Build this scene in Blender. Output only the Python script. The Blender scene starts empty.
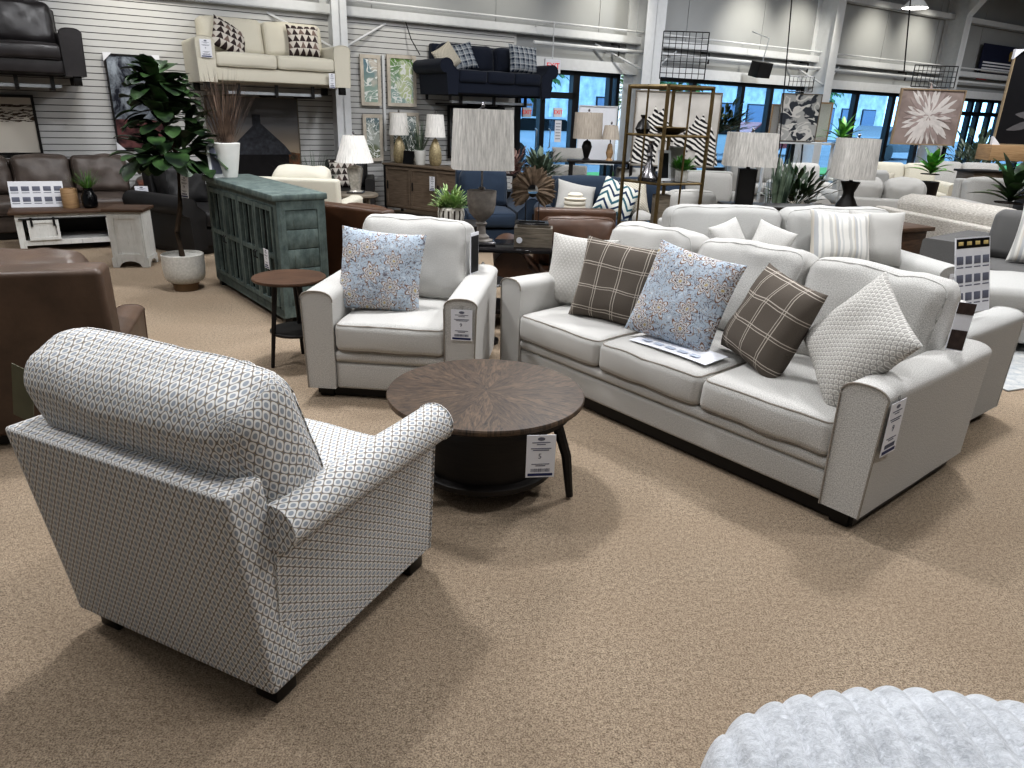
import bpy, math, random
from mathutils import Matrix, Vector, Euler, noise
C = bpy.context.scene.collection
R = math.radians
sin, cos, pi = math.sin, math.cos, math.pi
random.seed(7)
F, PITCH, ROLL, H = 720.0, R(20.8), R(1.9), 1.55

# ---------------------------------------------------------------- measuring helpers (photo pixel -> metres)
def ray(px, py):
    x = px-512; y = 384-py
    xu = x*cos(ROLL)-y*sin(ROLL); yu = x*sin(ROLL)+y*cos(ROLL)
    return Vector((xu, F*cos(PITCH)+yu*sin(PITCH), -F*sin(PITCH)+yu*cos(PITCH)))
def flo(px, py, z=0.0):
    d = ray(px, py); t = (z-H)/d.z
    return Vector((d.x*t, d.y*t, z))
def dep(px, py, Y):
    d = ray(px, py); t = Y/d.y
    return Vector((d.x*t, Y, H+d.z*t))
WD = 11.0; WA = R(33)
WN = Vector((sin(WA), -cos(WA), 0)); WU = Vector((cos(WA), sin(WA), 0))
WM = Matrix.Translation(-WN*WD) @ Matrix.Rotation(WA, 4, 'Z')     # wall frame: x along the wall, -y into the room
def wal(px, py, off=0.0):
    d = ray(px, py); t = (-WD+off)/(d.x*WN.x+d.y*WN.y)
    p = d*t
    return p.dot(WU), H+p.z

# ---------------------------------------------------------------- node language
class V:
    def __init__(s, nt, k): s.nt = nt; s.k = k
    def m(s, op, *a, clamp=False):
        n = s.nt.nodes.new('ShaderNodeMath'); n.operation = op; n.use_clamp = clamp
        for i, x in enumerate((s,)+a):
            if isinstance(x, V): s.nt.links.new(x.k, n.inputs[i])
            else: n.inputs[i].default_value = x
        return V(s.nt, n.outputs[0])
    def __add__(s, o): return s.m('ADD', o)
    def __radd__(s, o): return s.m('ADD', o)
    def __sub__(s, o): return s.m('SUBTRACT', o)
    def __rsub__(s, o): return (s*-1.0)+o
    def __mul__(s, o): return s.m('MULTIPLY', o)
    def __rmul__(s, o): return s.m('MULTIPLY', o)
    def __truediv__(s, o): return s.m('DIVIDE', o)
    def lt(s, o): return s.m('LESS_THAN', o)
    def gt(s, o): return s.m('GREATER_THAN', o)
    def frac(s): return s.m('FRACT')
    def floor(s): return s.m('FLOOR')
    def abs(s): return s.m('ABSOLUTE')
    def sin(s): return s.m('SINE')
    def cos(s): return s.m('COSINE')
    def mx(s, o): return s.m('MAXIMUM', o)
    def mn(s, o): return s.m('MINIMUM', o)
class Mat:
    def __init__(s, name, rough=.8, metal=0.0, spec=.3):
        s.mat = bpy.data.materials.new(name); s.mat.use_nodes = True
        s.nt = s.mat.node_tree; s.b = s.nt.nodes['Principled BSDF']
        s.b.inputs['Roughness'].default_value = rough; s.b.inputs['Metallic'].default_value = metal
        s.b.inputs['Specular IOR Level'].default_value = spec
    def val(s, x):
        n = s.nt.nodes.new('ShaderNodeValue'); n.outputs[0].default_value = x; return V(s.nt, n.outputs[0])
    def coord(s, kind='UV'):
        n = s.nt.nodes.new('ShaderNodeTexCoord'); return n.outputs[kind]
    def xyz(s, kind='UV', sock=None):
        n = s.nt.nodes.new('ShaderNodeSeparateXYZ'); s.nt.links.new(sock if sock is not None else s.coord(kind), n.inputs[0])
        return [V(s.nt, o) for o in n.outputs]
    def vec(s, x, y, z=0.0):
        n = s.nt.nodes.new('ShaderNodeCombineXYZ')
        for i, a in enumerate((x, y, z)):
            if isinstance(a, V): s.nt.links.new(a.k, n.inputs[i])
            else: n.inputs[i].default_value = a
        return n.outputs[0]
    def noise(s, scale=5, detail=3, sock=None, kind='UV', rough=.5, dist=0):
        n = s.nt.nodes.new('ShaderNodeTexNoise'); n.inputs['Scale'].default_value = scale
        n.inputs['Detail'].default_value = detail; n.inputs['Roughness'].default_value = rough; n.inputs['Distortion'].default_value = dist
        s.nt.links.new(sock if sock is not None else s.coord(kind), n.inputs['Vector'])
        return V(s.nt, n.outputs[0])
    def mix(s, f, a, b):
        n = s.nt.nodes.new('ShaderNodeMix'); n.data_type = 'RGBA'; n.clamp_factor = True
        for i, x in ((0, f), (6, a), (7, b)):
            if isinstance(x, V): s.nt.links.new(x.k, n.inputs[i])
            elif i == 0: n.inputs[0].default_value = x
            elif isinstance(x, (tuple, list)): n.inputs[i].default_value = (*x[:3], 1)
            else: s.nt.links.new(x, n.inputs[i])
        return n.outputs[2]
    def ramp(s, v, lo, hi):
        return ((v-lo)*(1.0/(hi-lo))).m('ADD', 0.0, clamp=True)
    def color(s, k):
        if isinstance(k, (tuple, list)): s.b.inputs['Base Color'].default_value = (*k[:3], 1)
        else: s.nt.links.new(k, s.b.inputs['Base Color'])
        return s
    def bump(s, v, strength=.3, dist=.002):
        n = s.nt.nodes.new('ShaderNodeBump'); n.inputs['Strength'].default_value = strength; n.inputs['Distance'].default_value = dist
        s.nt.links.new(v.k, n.inputs['Height']); s.nt.links.new(n.outputs[0], s.b.inputs['Normal']); return s
    def emit(s, col, st):
        s.b.inputs['Emission Color'].default_value = (*col, 1); s.b.inputs['Emission Strength'].default_value = st; return s
def srgb(r, g, b):
    f = lambda c: (c/255/12.92 if c <= 10 else ((c/255+.055)/1.055)**2.4)
    return (f(r), f(g), f(b))
def dk(c, k): return tuple(x*k for x in c)
def plain(name, rgb, rough=.6, var=.15, scale=12, metal=0.0, spec=.4, bump=0.0, bscale=60, sheen=0):
    m = Mat(name, rough, metal, spec); c = srgb(*rgb)
    n = m.noise(scale, 3, kind='Object')
    m.color(m.mix(m.ramp(n, .3, .7), dk(c, 1-var), dk(c, 1+var*.5)))
    if bump: m.bump(m.noise(bscale, 3, kind='Object'), bump)
    if sheen: m.b.inputs['Sheen Weight'].default_value = sheen
    return m.mat
def fabric(name, rgb, var=.18, weave=210, bump=.5, sheen=.1, fleck=.2):
    m = Mat(name, .95, 0, .15); c = srgb(*rgb)
    n1 = m.noise(3, 2, kind='Object'); n2 = m.noise(weave, 2, rough=.7)
    k = m.mix(m.ramp(n1, .3, .7), dk(c, 1-var*.35), c)
    k2 = m.mix(m.ramp(n2, .35, .65), dk(c, 1-fleck*2.6), dk(c, 1+fleck*.9))
    m.color(m.mix(.65, k, k2)); m.bump(n2, bump, .002); m.b.inputs['Sheen Weight'].default_value = sheen
    return m.mat
def leather(name, rgb, rough=.42, var=.35):
    m = Mat(name, rough, 0, .5); c = srgb(*rgb)
    n = m.noise(5, 4, kind='Object', rough=.6); f = m.noise(140, 3, kind='Object')
    m.color(m.mix(m.ramp(n, .3, .72), dk(c, 1-var), dk(c, 1+var*.8))); m.bump(f+n*2.0, .3, .003)
    return m.mat
def wood(name, rgb, rgb2, rough=.5, scale=6, stretch=14, axis=0):
    m = Mat(name, rough, 0, .4); x, y, z = m.xyz('UV')
    v = m.vec(x*1.0, y*float(stretch)) if axis == 0 else m.vec(x*float(stretch), y*1.0)
    n = m.noise(scale, 5, sock=v, rough=.65, dist=.6)
    m.color(m.mix(m.ramp(n, .32, .68), srgb(*rgb), srgb(*rgb2))); m.bump(n, .2, .002)
    return m.mat

# ---------------------------------------------------------------- mesh builder
def euler_m(loc=(0, 0, 0), rot=(0, 0, 0)):
    return Matrix.Translation(loc) @ Euler([R(a) for a in rot], 'XYZ').to_matrix().to_4x4()
class MB:
    def __init__(s): s.v = []; s.f = []; s.uv = []; s.mi = []; s.T = Matrix.Identity(4)
    def add(s, vs, fs, uvs=None, mi=0, T=None):
        b = len(s.v); vs = [Vector(p) for p in vs]
        for fi, f in enumerate(fs):
            if uvs is not None: u = [uvs[i] for i in f] if not isinstance(uvs, dict) else uvs[fi]
            else:
                n = (vs[f[1]]-vs[f[0]]).cross(vs[f[2]]-vs[f[1]]); a = [abs(c) for c in n]; k = a.index(max(a))
                if k == 2: u = [(vs[i].x, vs[i].y) for i in f]
                elif k == 1: u = [(vs[i].x, vs[i].z) for i in f]
                else: u = [(vs[i].y, vs[i].z) for i in f]
            s.f.append([i+b for i in f]); s.uv.append(u); s.mi.append(mi)
        M = s.T @ T if T is not None else s.T
        s.v += [M @ p for p in vs]; return s
    def box(s, x0, x1, y0, y1, z0, z1, mi=0, T=None):
        v = [(x, y, z) for z in (z0, z1) for y in (y0, y1) for x in (x0, x1)]
        return s.add(v, [(0, 2, 3, 1), (4, 5, 7, 6), (0, 1, 5, 4), (2, 6, 7, 3), (0, 4, 6, 2), (1, 3, 7, 5)], mi=mi, T=T)
    def rbox(s, x0, x1, y0, y1, z0, z1, r=.03, n=6, k=3, fn=None, mi=0, T=None):
        """rounded box; fn(point, q) moves a point, q = its position in -1..1"""
        h = ((x1-x0)/2, (y1-y0)/2, (z1-z0)/2); c = ((x0+x1)/2, (y0+y1)/2, (z0+z1)/2)
        r = min(r, *[a*.999 for a in h])
        def line(a):
            i = a-r; o = [-(i+r*math.tan(pi/4*j/k)) for j in range(k, 0, -1)]
            nn = max(1, round(n*a/max(h))) if n > 1 else 1
            o += [-i+2*i*j/nn for j in range(nn+1)]; return o+[i+r*math.tan(pi/4*j/k) for j in range(1, k+1)]
        L = [line(a) for a in h]; idx = {}; vs = []; fs = []; us = {}
        def vid(p):
            key = tuple(round(a, 6) for a in p)
            if key in idx: return idx[key]
            inn = Vector([max(-(h[i]-r), min(h[i]-r, p[i])) for i in range(3)]); d = Vector(p)-inn
            q = inn+d.normalized()*r if d.length > 1e-9 else inn
            nq = Vector([q[i]/h[i] for i in range(3)]); q = q+Vector(c)
            if fn: q = fn(q, nq)
            idx[key] = len(vs); vs.append(q); return idx[key]
        for ax in range(3):
            a, b = [(1, 2), (2, 0), (0, 1)][ax]
            for sg in (-1, 1):
                for i in range(len(L[a])-1):
                    for j in range(len(L[b])-1):
                        qs = []
                        for (di, dj) in ((0, 0), (1, 0), (1, 1), (0, 1)):
                            p = [0, 0, 0]; p[ax] = sg*h[ax]; p[a] = L[a][i+di]; p[b] = L[b][j+dj]; qs.append(p)
                        if sg < 0: qs.reverse()
                        if ax == 0: us[len(fs)] = [(p[1]+h[0]*1.0+.013, p[2]) for p in qs]
                        elif ax == 1: us[len(fs)] = [(p[0], p[2]) for p in qs]
                        else: us[len(fs)] = [(p[0], p[1]) for p in qs]
                        fs.append([vid(p) for p in qs])
        return s.add(vs, fs, us, mi, T)
    def lathe(s, prof, seg=24, c=(0, 0, 0), mi=0, T=None, wob=None):
        vs = []; us = []
        for (r, z) in prof:
            for j in range(seg+1):
                a = 2*pi*j/seg; rr = r*(wob(a, z) if wob else 1)
                vs.append((c[0]+rr*cos(a), c[1]+rr*sin(a), c[2]+z)); us.append((a/(2*pi)*max(p[0] for p in prof)*6.283, z))
        w = seg+1; fs = []
        for i in range(len(prof)-1):
            for j in range(seg): fs.append((i*w+j, i*w+j+1, (i+1)*w+j+1, (i+1)*w+j))
        s.add(vs, fs, us, mi, T)
        for (r, z), fl in ((prof[0], True), (prof[-1], False)):
            if r > 1e-4:
                vv = [(c[0]+r*(wob(2*pi*j/seg, z) if wob else 1)*cos(2*pi*j/seg), c[1]+r*(wob(2*pi*j/seg, z) if wob else 1)*sin(2*pi*j/seg), c[2]+z) for j in range(seg)]
                s.add(vv, [list(range(seg))[::-1] if fl else list(range(seg))], None, mi, T)
        return s
    def cyl(s, x, y, z0, z1, r, r2=None, seg=16, mi=0, T=None):
        return s.lathe([(r, z0), (r if r2 is None else r2, z1)], seg, (x, y, 0), mi, T)
    def tube(s, pts, r, seg=8, closed=False, mi=0, T=None):
        pts = [Vector(p) for p in pts]; n = len(pts); vs = []; up = Vector((0, 0, 1))
        rs = r if isinstance(r, (list, tuple)) else [r]*n
        for i, p in enumerate(pts):
            a = pts[(i+1) % n] if (closed or i < n-1) else pts[i]; b = pts[i-1] if (closed or i > 0) else pts[0]
            t = (a-b).normalized(); u = t.cross(up)
            if u.length < .05: u = t.cross(Vector((1, 0, 0)))
            u.normalize(); w = u.cross(t).normalized()
            for j in range(seg):
                q = 2*pi*j/seg; vs.append(p+(u*cos(q)+w*sin(q))*rs[i])
        fs = [(i*seg+j, i*seg+(j+1) % seg, ((i+1) % n)*seg+(j+1) % seg, ((i+1) % n)*seg+j) for i in range(n if closed else n-1) for j in range(seg)]
        if not closed: fs += [list(range(seg))[::-1], [(n-1)*seg+j for j in range(seg)]]
        return s.add(vs, fs, None, mi, T)
    def prism(s, prof, y0, y1, ny=1, mi=0, T=None, fn=None):
        """closed (x,z) outline pushed along y"""
        n = len(prof); vs = []; us = []; L = [0]
        for i in range(n): L.append(L[-1]+math.dist(prof[i], prof[(i+1) % n]))
        for k in range(ny+1):
            y = y0+(y1-y0)*k/ny
            for i, (x, z) in enumerate(prof+[prof[0]]):
                p = Vector((x, y, z)); vs.append(fn(p, k/ny) if fn else p); us.append((L[i], y))
        w = n+1
        fs = [(k*w+i, k*w+i+1, (k+1)*w+i+1, (k+1)*w+i) for k in range(ny) for i in range(n)]
        s.add(vs, fs, us, mi, T)
        for k, rev in ((0, False), (ny, True)):
            ring = vs[k*w:k*w+n]; f = list(range(n)); s.add(ring, [f[::-1] if rev else f], None, mi, T)
        return s
    def build(s, name, mats, parent=None, M=None, sharp=40, smooth=True):
        me = bpy.data.meshes.new(name); me.from_pydata([tuple(p) for p in s.v], [], s.f)
        ul = me.uv_layers.new(name='UVMap'); flat = [c for f in s.uv for uv in f for c in uv[:2]]
        ul.data.foreach_set('uv', flat)
        for m in (mats if isinstance(mats, (list, tuple)) else [mats]): me.materials.append(m)
        me.polygons.foreach_set('material_index', s.mi)
        import bmesh
        bm = bmesh.new(); bm.from_mesh(me); bmesh.ops.remove_doubles(bm, verts=bm.verts, dist=1e-5)
        bmesh.ops.recalc_face_normals(bm, faces=bm.faces) if smooth != 'open' else None
        bm.to_mesh(me); bm.free()
        me.polygons.foreach_set('use_smooth', [True]*len(me.polygons)); me.set_sharp_from_angle(angle=R(sharp)); me.update()
        o = bpy.data.objects.new(name, me); C.objects.link(o)
        if parent: o.parent = parent
        if M is not None: o.matrix_local = M
        return o
def tag(o, label, cat, group=None, kind=None):
    if label: o['label'] = label
    if cat: o['category'] = cat
    if group: o['group'] = group
    if kind: o['kind'] = kind
    return o
def root(name, label, cat, M=None, group=None):
    o = bpy.data.objects.new(name, None); C.objects.link(o); o.empty_display_size = .1
    if M is not None: o.matrix_world = M
    return tag(o, label, cat, group)
def at(p, rz=0): return Matrix.Translation(p) @ Matrix.Rotation(R(rz), 4, 'Z')
def struct(o): o['kind'] = 'structure'; return o
def copy_tree(o, parent=None):
    c = o.copy(); C.objects.link(c)
    if parent: c.parent = parent
    for ch in list(o.children): copy_tree(ch, c)
    return c
def nz(p, s, a, seed=0.0): return noise.noise(Vector((p.x*s+seed, p.y*s, p.z*s)))*a
def text_mb(mb, body, size, T, mi=0, align='CENTER', thick=.0008):
    cu = bpy.data.curves.new('writing', 'FONT'); cu.body = body; cu.size = size; cu.extrude = thick; cu.align_x = align; cu.align_y = 'CENTER'; cu.resolution_u = 2
    o = bpy.data.objects.new('writing', cu); C.objects.link(o); dg = bpy.context.evaluated_depsgraph_get()
    me = bpy.data.meshes.new_from_object(o.evaluated_get(dg))
    mb.add([v.co.copy() for v in me.vertices], [list(p.vertices) for p in me.polygons], None, mi, T)
    bpy.data.objects.remove(o); bpy.data.curves.remove(cu); bpy.data.meshes.remove(me)
STAND = Matrix.Rotation(pi/2, 4, 'X')     # text lies in XZ facing -Y

# ---------------------------------------------------------------- materials
cream = srgb
M_oat = fabric('oatmeal_fabric', (199, 197, 193), fleck=.24)
M_oat2 = fabric('pale_fabric', (180, 179, 176), fleck=.18)
M_ivory = fabric('ivory_fabric', (216, 211, 196))
M_white = fabric('white_fabric', (178, 176, 172))
M_grey = fabric('grey_fabric', (98, 97, 96))
M_navy = fabric('navy_fabric', (38, 43, 56), fleck=.3)
M_blue = fabric('blue_fabric', (50, 61, 76))
M_pipe = fabric('taupe_piping', (150, 143, 134))
M_tan = leather('brown_leather', (84, 67, 55))
M_brownL = leather('cognac_leather', (74, 50, 34))
M_taupeL = leather('taupe_leather', (86, 76, 70))
M_darkL = leather('charcoal_leather', (46, 43, 44), rough=.35)
M_blackL = leather('black_leather', (30, 29, 30), rough=.5)
M_black = plain('black_paint', (22, 20, 20), .35)
M_blackmetal = plain('black_metal', (26, 26, 28), .4)
M_dkwood = wood('espresso_wood', (16, 13, 12), (32, 26, 23))
M_whitepaint = plain('white_paint', (206, 208, 208), .6, .08)
M_steel = plain('galvanised_steel', (170, 174, 178), .45, .12, metal=.3)
M_gold = plain('antique_gold_metal', (112, 96, 66), .4, .3, metal=.7)
M_silver = plain('mercury_silver', (130, 128, 130), .25, .45, 22, metal=.9)
M_glass = Mat('clear_glass', .05); M_glass.b.inputs['Transmission Weight'].default_value = .9; M_glass.color((.85, .9, .9)); M_glass = M_glass.mat
M_paper = plain('white_paper', (222, 223, 228), .6, .03)
M_ink = plain('grey_ink', (105, 108, 122), .7, .1)
M_blueink = plain('navy_ink', (38, 48, 92), .6, .1)
M_redink = plain('red_ink', (170, 60, 60), .6, .1)
M_ceramic = plain('speckled_white_ceramic', (198, 196, 190), .4, .18, 60)
M_whitepot = plain('white_ceramic', (214, 214, 210), .35, .06)
M_soil = plain('dark_soil', (40, 30, 24), .95)
M_terra = plain('tan_clay', (120, 98, 74), .7)
M_bark = plain('tree_bark', (62, 50, 38), .85, .4, 30, bump=.6)
def leafmat(name, a, b, rough=.42):
    m = Mat(name, rough, 0, .4); n = m.noise(9, 2, kind='Object')
    m.color(m.mix(m.ramp(n, .35, .65), srgb(*a), srgb(*b))); m.b.inputs['Subsurface Weight'].default_value = 0
    return m.mat
M_fig = leafmat('fig_leaf', (14, 28, 18), (62, 88, 50))
M_grass = leafmat('green_grass_blade', (44, 80, 38), (100, 140, 66))
M_sage = leafmat('grey_green_blade', (58, 76, 62), (120, 134, 116))
M_dry = leafmat('dried_reed', (58, 44, 38), (124, 104, 90), .8)
M_succ = leafmat('pale_succulent', (96, 134, 76), (190, 208, 150))
M_dkleaf = leafmat('dark_leaf', (18, 30, 20), (50, 72, 44))
M_bright = leafmat('bright_leaf', (42, 100, 40), (112, 176, 70))

def mat_carpet():
    m = Mat('tan_carpet', .98, 0, .05)
    a = m.noise(190, 3, kind='Object', rough=.8); b = m.noise(2.2, 2, kind='Object'); c = m.noise(60, 2, kind='Object')
    k = m.mix(m.ramp(a*.8+c*.2, .36, .64), srgb(88, 76, 65), srgb(196, 178, 156))
    m.color(m.mix(m.ramp(b, .35, .65)*.25, k, srgb(144, 126, 107))); m.bump(a, .8, .006); return m.mat
M_carpet = mat_carpet()
def ogee(m, u, v, a, b):
    return ((u*(2*pi/a)).cos()+(v*(2*pi/b)).cos())
def mat_ogee():
    m = Mat('ogee_patterned_fabric', .92, 0, .15); u, v, _ = m.xyz('UV')
    g = ogee(m, u, v, .029, .044); ag = g.abs()
    base = m.mix(m.ramp(g, -.1, .1), srgb(150, 136, 114), srgb(122, 124, 130))
    k = m.mix(m.ramp(ag, .22, .38), base, srgb(226, 224, 221))
    k = m.mix(m.ramp(ag, 1.2, 1.45), k, srgb(156, 162, 170))
    n = m.noise(600, 2); m.color(m.mix(m.ramp(n, .4, .6)*.15, k, srgb(130, 130, 130))); m.bump(ag.m('MINIMUM', .5)+n*.4, .5, .002); return m.mat
M_ogee = mat_ogee()
def mat_ring():
    m = Mat('greige_trellis_fabric', .92, 0, .15); u, v, _ = m.xyz('UV')
    g = ogee(m, u, v, .026, .03).abs()
    k = m.mix(m.ramp(g, .35, .6), srgb(158, 156, 152), srgb(214, 211, 206))
    k = m.mix(m.ramp(g, 1.1, 1.3), k, srgb(176, 173, 168))
    m.color(k); m.bump(g, .4, .002); return m.mat
M_ring = mat_ring()
def lines(m, u, period, c, w):
    f = (u*(1.0/period)+c).frac(); return (f-.5).abs().lt(w/period)
def mat_plaid(name, base, line, period=.125, dark=None):
    m = Mat(name, .95, 0, .12); u, v, _ = m.xyz('UV')
    n = m.noise(420, 2)
    k = m.mix(m.ramp(n, .3, .7), dk(srgb(*base), .78), dk(srgb(*base), 1.15))
    if dark:
        d = ((u*(1.0/period)).frac().lt(.5)+(v*(1.0/period)).frac().lt(.5))*.5; k = m.mix(d, k, srgb(*dark))
    f = lines(m, u, period, .0, .0022).mx(lines(m, v, period, .0, .0022)).mx(lines(m, u, period, .11, .0018)).mx(lines(m, v, period, .11, .0018))
    m.color(m.mix(f*.85, k, srgb(*line))); m.bump(n, .3, .002); return m.mat
M_plaid = mat_plaid('brown_plaid_fabric', (98, 91, 84), (186, 178, 168))
M_plaid2 = mat_plaid('blue_plaid_fabric', (140, 146, 152), (212, 214, 214), .085, (40, 50, 68))
def mat_floral():
    m = Mat('floral_blue_fabric', .92, 0, .15); uvs = m.coord('UV')
    d = m.nt.nodes.new('ShaderNodeTexNoise'); d.inputs['Scale'].default_value = 14; m.nt.links.new(uvs, d.inputs['Vector'])
    u, v, _ = m.xyz('UV')
    vn = m.nt.nodes.new('ShaderNodeTexVoronoi'); vn.inputs['Scale'].default_value = 7.0; vn.voronoi_dimensions = '2D'; vn.inputs['Randomness'].default_value = .75
    m.nt.links.new(uvs, vn.inputs['Vector'])
    px, py, _z = m.xyz(sock=vn.outputs['Position']); dw = m.noise(16, 2)*.03; du = (u-px)+dw-.015; dv = (v-py)-dw+.015
    r = (du*du+dv*dv).m('SQRT'); th = dv.m('ARCTAN2', du)
    pet = r/(1.0+.30*(th*7.0).cos())*.72
    base = srgb(174, 186, 198)
    sc = (m.noise(26, 2, dist=1.6)); scroll = (sc-.5).abs().lt(.02)
    sc2 = (m.noise(19, 1, dist=2.2)+.13); sc2 = (sc2-.6).abs().lt(.016)
    k = m.mix(scroll*.85, base, srgb(92, 84, 92)); k = m.mix(sc2*.8, k, srgb(142, 112, 84))
    blot = m.ramp(m.noise(34, 2), .6, .68); k = m.mix(blot*.7, k, srgb(204, 212, 218))
    k = m.mix(pet.lt(.031), k, srgb(200, 204, 208)); k = m.mix((pet-.031).abs().lt(.0022), k, srgb(128, 102, 88))
    k = m.mix((pet-.021).abs().lt(.0022), k, srgb(150, 128, 112)); k = m.mix((pet-.0125).abs().lt(.002), k, srgb(96, 80, 76))
    k = m.mix(pet.lt(.006), k, srgb(176, 158, 116))
    vn2 = m.nt.nodes.new('ShaderNodeTexVoronoi'); vn2.inputs['Scale'].default_value = 26; m.nt.links.new(uvs, vn2.inputs['Vector'])
    k = m.mix(V(m.nt, vn2.outputs['Distance']).lt(.09), k, srgb(46, 62, 88))
    m.color(k); m.bump(m.noise(600, 2), .3, .001); return m.mat
M_floral = mat_floral()
def mat_stripe(name, cols, period):
    m = Mat(name, .93, 0, .12); u, v, _ = m.xyz('UV'); f = (u*(1.0/period)).frac()
    k = srgb(*cols[0][1])
    for (t, c) in cols[1:]: k = m.mix(f.gt(t), k, srgb(*c))
    m.color(k); m.bump(m.noise(500, 2), .4, .002); return m.mat
M_stripe = mat_stripe('grey_striped_fabric', [(0, (205, 203, 198)), (.18, (176, 175, 172)), (.34, (200, 198, 192)), (.46, (186, 180, 170)), (.54, (168, 169, 170)), (.68, (206, 204, 199)), (.8, (184, 184, 182)), (.9, (205, 203, 198))], .15)
def mat_tri():
    m = Mat('triangle_print_fabric', .9, 0, .15); u, v, _ = m.xyz('UV')
    p = .085; fu = (u*(1/p)).frac(); fv = (v*(1/p)).frac(); tri = ((fu-.5).abs()*2.0+fv).lt(1.0); alt = (v*(1/p)).floor().m('MODULO', 2.0).abs()
    lt = ((u*(1/p)).floor().m('MODULO', 2.0)).abs().gt(.5)
    k = m.mix(tri, srgb(198, 192, 184), srgb(62, 52, 52)); k = m.mix(tri*lt*alt, k, srgb(120, 104, 98)); m.color(k); return m.mat
M_tri = mat_tri()
def mat_chev():
    m = Mat('teal_chevron_fabric', .9, 0, .15); u, v, _ = m.xyz('UV')
    f = (((u*5.0).frac()-.5).abs()*1.2+v*6.0).frac()
    k = m.mix(f.gt(.3), srgb(206, 206, 198), srgb(60, 96, 108)); k = m.mix(f.gt(.5), k, srgb(206, 206, 198)); k = m.mix(f.gt(.8), k, srgb(46, 60, 84)); m.color(k); return m.mat
M_chev = mat_chev()
def mat_cable():
    m = Mat('cable_knit_fabric', .93, 0, .1); u, v, _ = m.xyz('UV'); g = ogee(m, u, v, .03, .03).abs()
    m.color(m.mix(m.ramp(g, .2, .8), srgb(150, 142, 128), srgb(206, 200, 186))); m.bump(g, .6, .004); return m.mat
M_cable = mat_cable()
def mat_boucle():
    m = Mat('ribbed_chenille_fabric', .95, 0, .1); u, v, _ = m.xyz('UV'); n = m.noise(48, 3, sock=m.vec(u*.6, v*2.6), rough=.6)
    m.color(m.mix(m.ramp(n, .34, .66), srgb(158, 152, 144), srgb(208, 204, 197))); m.bump(n, .8, .010); return m.mat
M_boucle = mat_boucle()
def mat_shade(name='linen_lampshade', c=(190, 187, 182), st=.0):
    m = Mat(name, .9, 0, .1); u, v, _ = m.xyz('UV'); n = m.noise(60, 3, sock=m.vec(u*1.5, v*.12), rough=.7)
    m.color(m.mix(m.ramp(n, .35, .65), dk(srgb(*c), .68), dk(srgb(*c), 1.12))); m.bump(n, .3, .002)
    if st: m.emit((1, .95, .88), st)
    return m.mat
M_shade = mat_shade(); M_shade2 = mat_shade('white_pleated_lampshade', (222, 220, 216), .12); M_shade3 = mat_shade('beige_lampshade', (170, 160, 148), .05)
def mat_sunburst():
    m = Mat('sunburst_veneer', .42, 0, .45); x, y, z = m.xyz('Object'); N = 12
    th = y.m('ARCTAN2', x); s = ((th+pi)*(N/(2*pi))).floor(); a = (s+.5)*(2*pi/N)-pi
    ca = a.cos(); sa = a.sin(); xr = x*ca+y*sa; yr = y*ca-x*sa
    n = m.noise(7, 6, sock=m.vec(xr*1.6+s*3.7, yr*8.0, s*1.3), rough=.62, dist=1.5)
    n2 = m.noise(30, 3, sock=m.vec(xr*1.0+s, yr*9.0), rough=.7)
    k = m.mix(m.ramp(n*.75+n2*.25, .36, .62), srgb(30, 24, 21), srgb(98, 80, 64))
    k = m.mix((s.m('MODULO', 2.0).abs())*.25, k, srgb(44, 34, 28))
    m.color(k); m.bump(n2, .15, .001); return m.mat
M_sun = mat_sunburst()
def mat_distress(name, a, b, c):
    m = Mat(name, .7, 0, .3); x, y, z = m.xyz('Object'); n = m.noise(3, 5, sock=m.vec(x*4.0, y*4.0, z*3.0), rough=.7); n2 = m.noise(5, 5, sock=m.vec(x*8.0, y*8.0, z*.9), rough=.75)
    k = m.mix(m.ramp(n, .3, .7), srgb(*a), srgb(*b)); m.color(m.mix(m.ramp(n2, .56, .7)*.7, k, srgb(*c))); m.bump(n2, .4, .004); return m.mat
M_teal = mat_distress('distressed_teal_paint', (66, 78, 77), (108, 120, 116), (56, 58, 52))
M_antwhite = mat_distress('distressed_white_paint', (200, 200, 196), (216, 216, 213), (160, 158, 152))
M_brtop = wood('brown_plank', (58, 44, 36), (96, 74, 58), stretch=10)
M_ltwood = wood('light_wood', (140, 112, 82), (176, 146, 110))
M_greywood = wood('grey_weathered_wood', (84, 78, 70), (134, 124, 110))
M_console = wood('taupe_wood', (88, 76, 64), (126, 112, 98))
M_slat = plain('slatwall_panel', (192, 192, 191), .6, .04, 2)
M_panel = plain('painted_metal_panel', (158, 160, 161), .65, .06, 1.2)
M_girt = plain('white_girt_steel', (206, 208, 210), .5, .05)
M_frameblk = plain('dark_bronze_frame', (14, 16, 20), .4)
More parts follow.
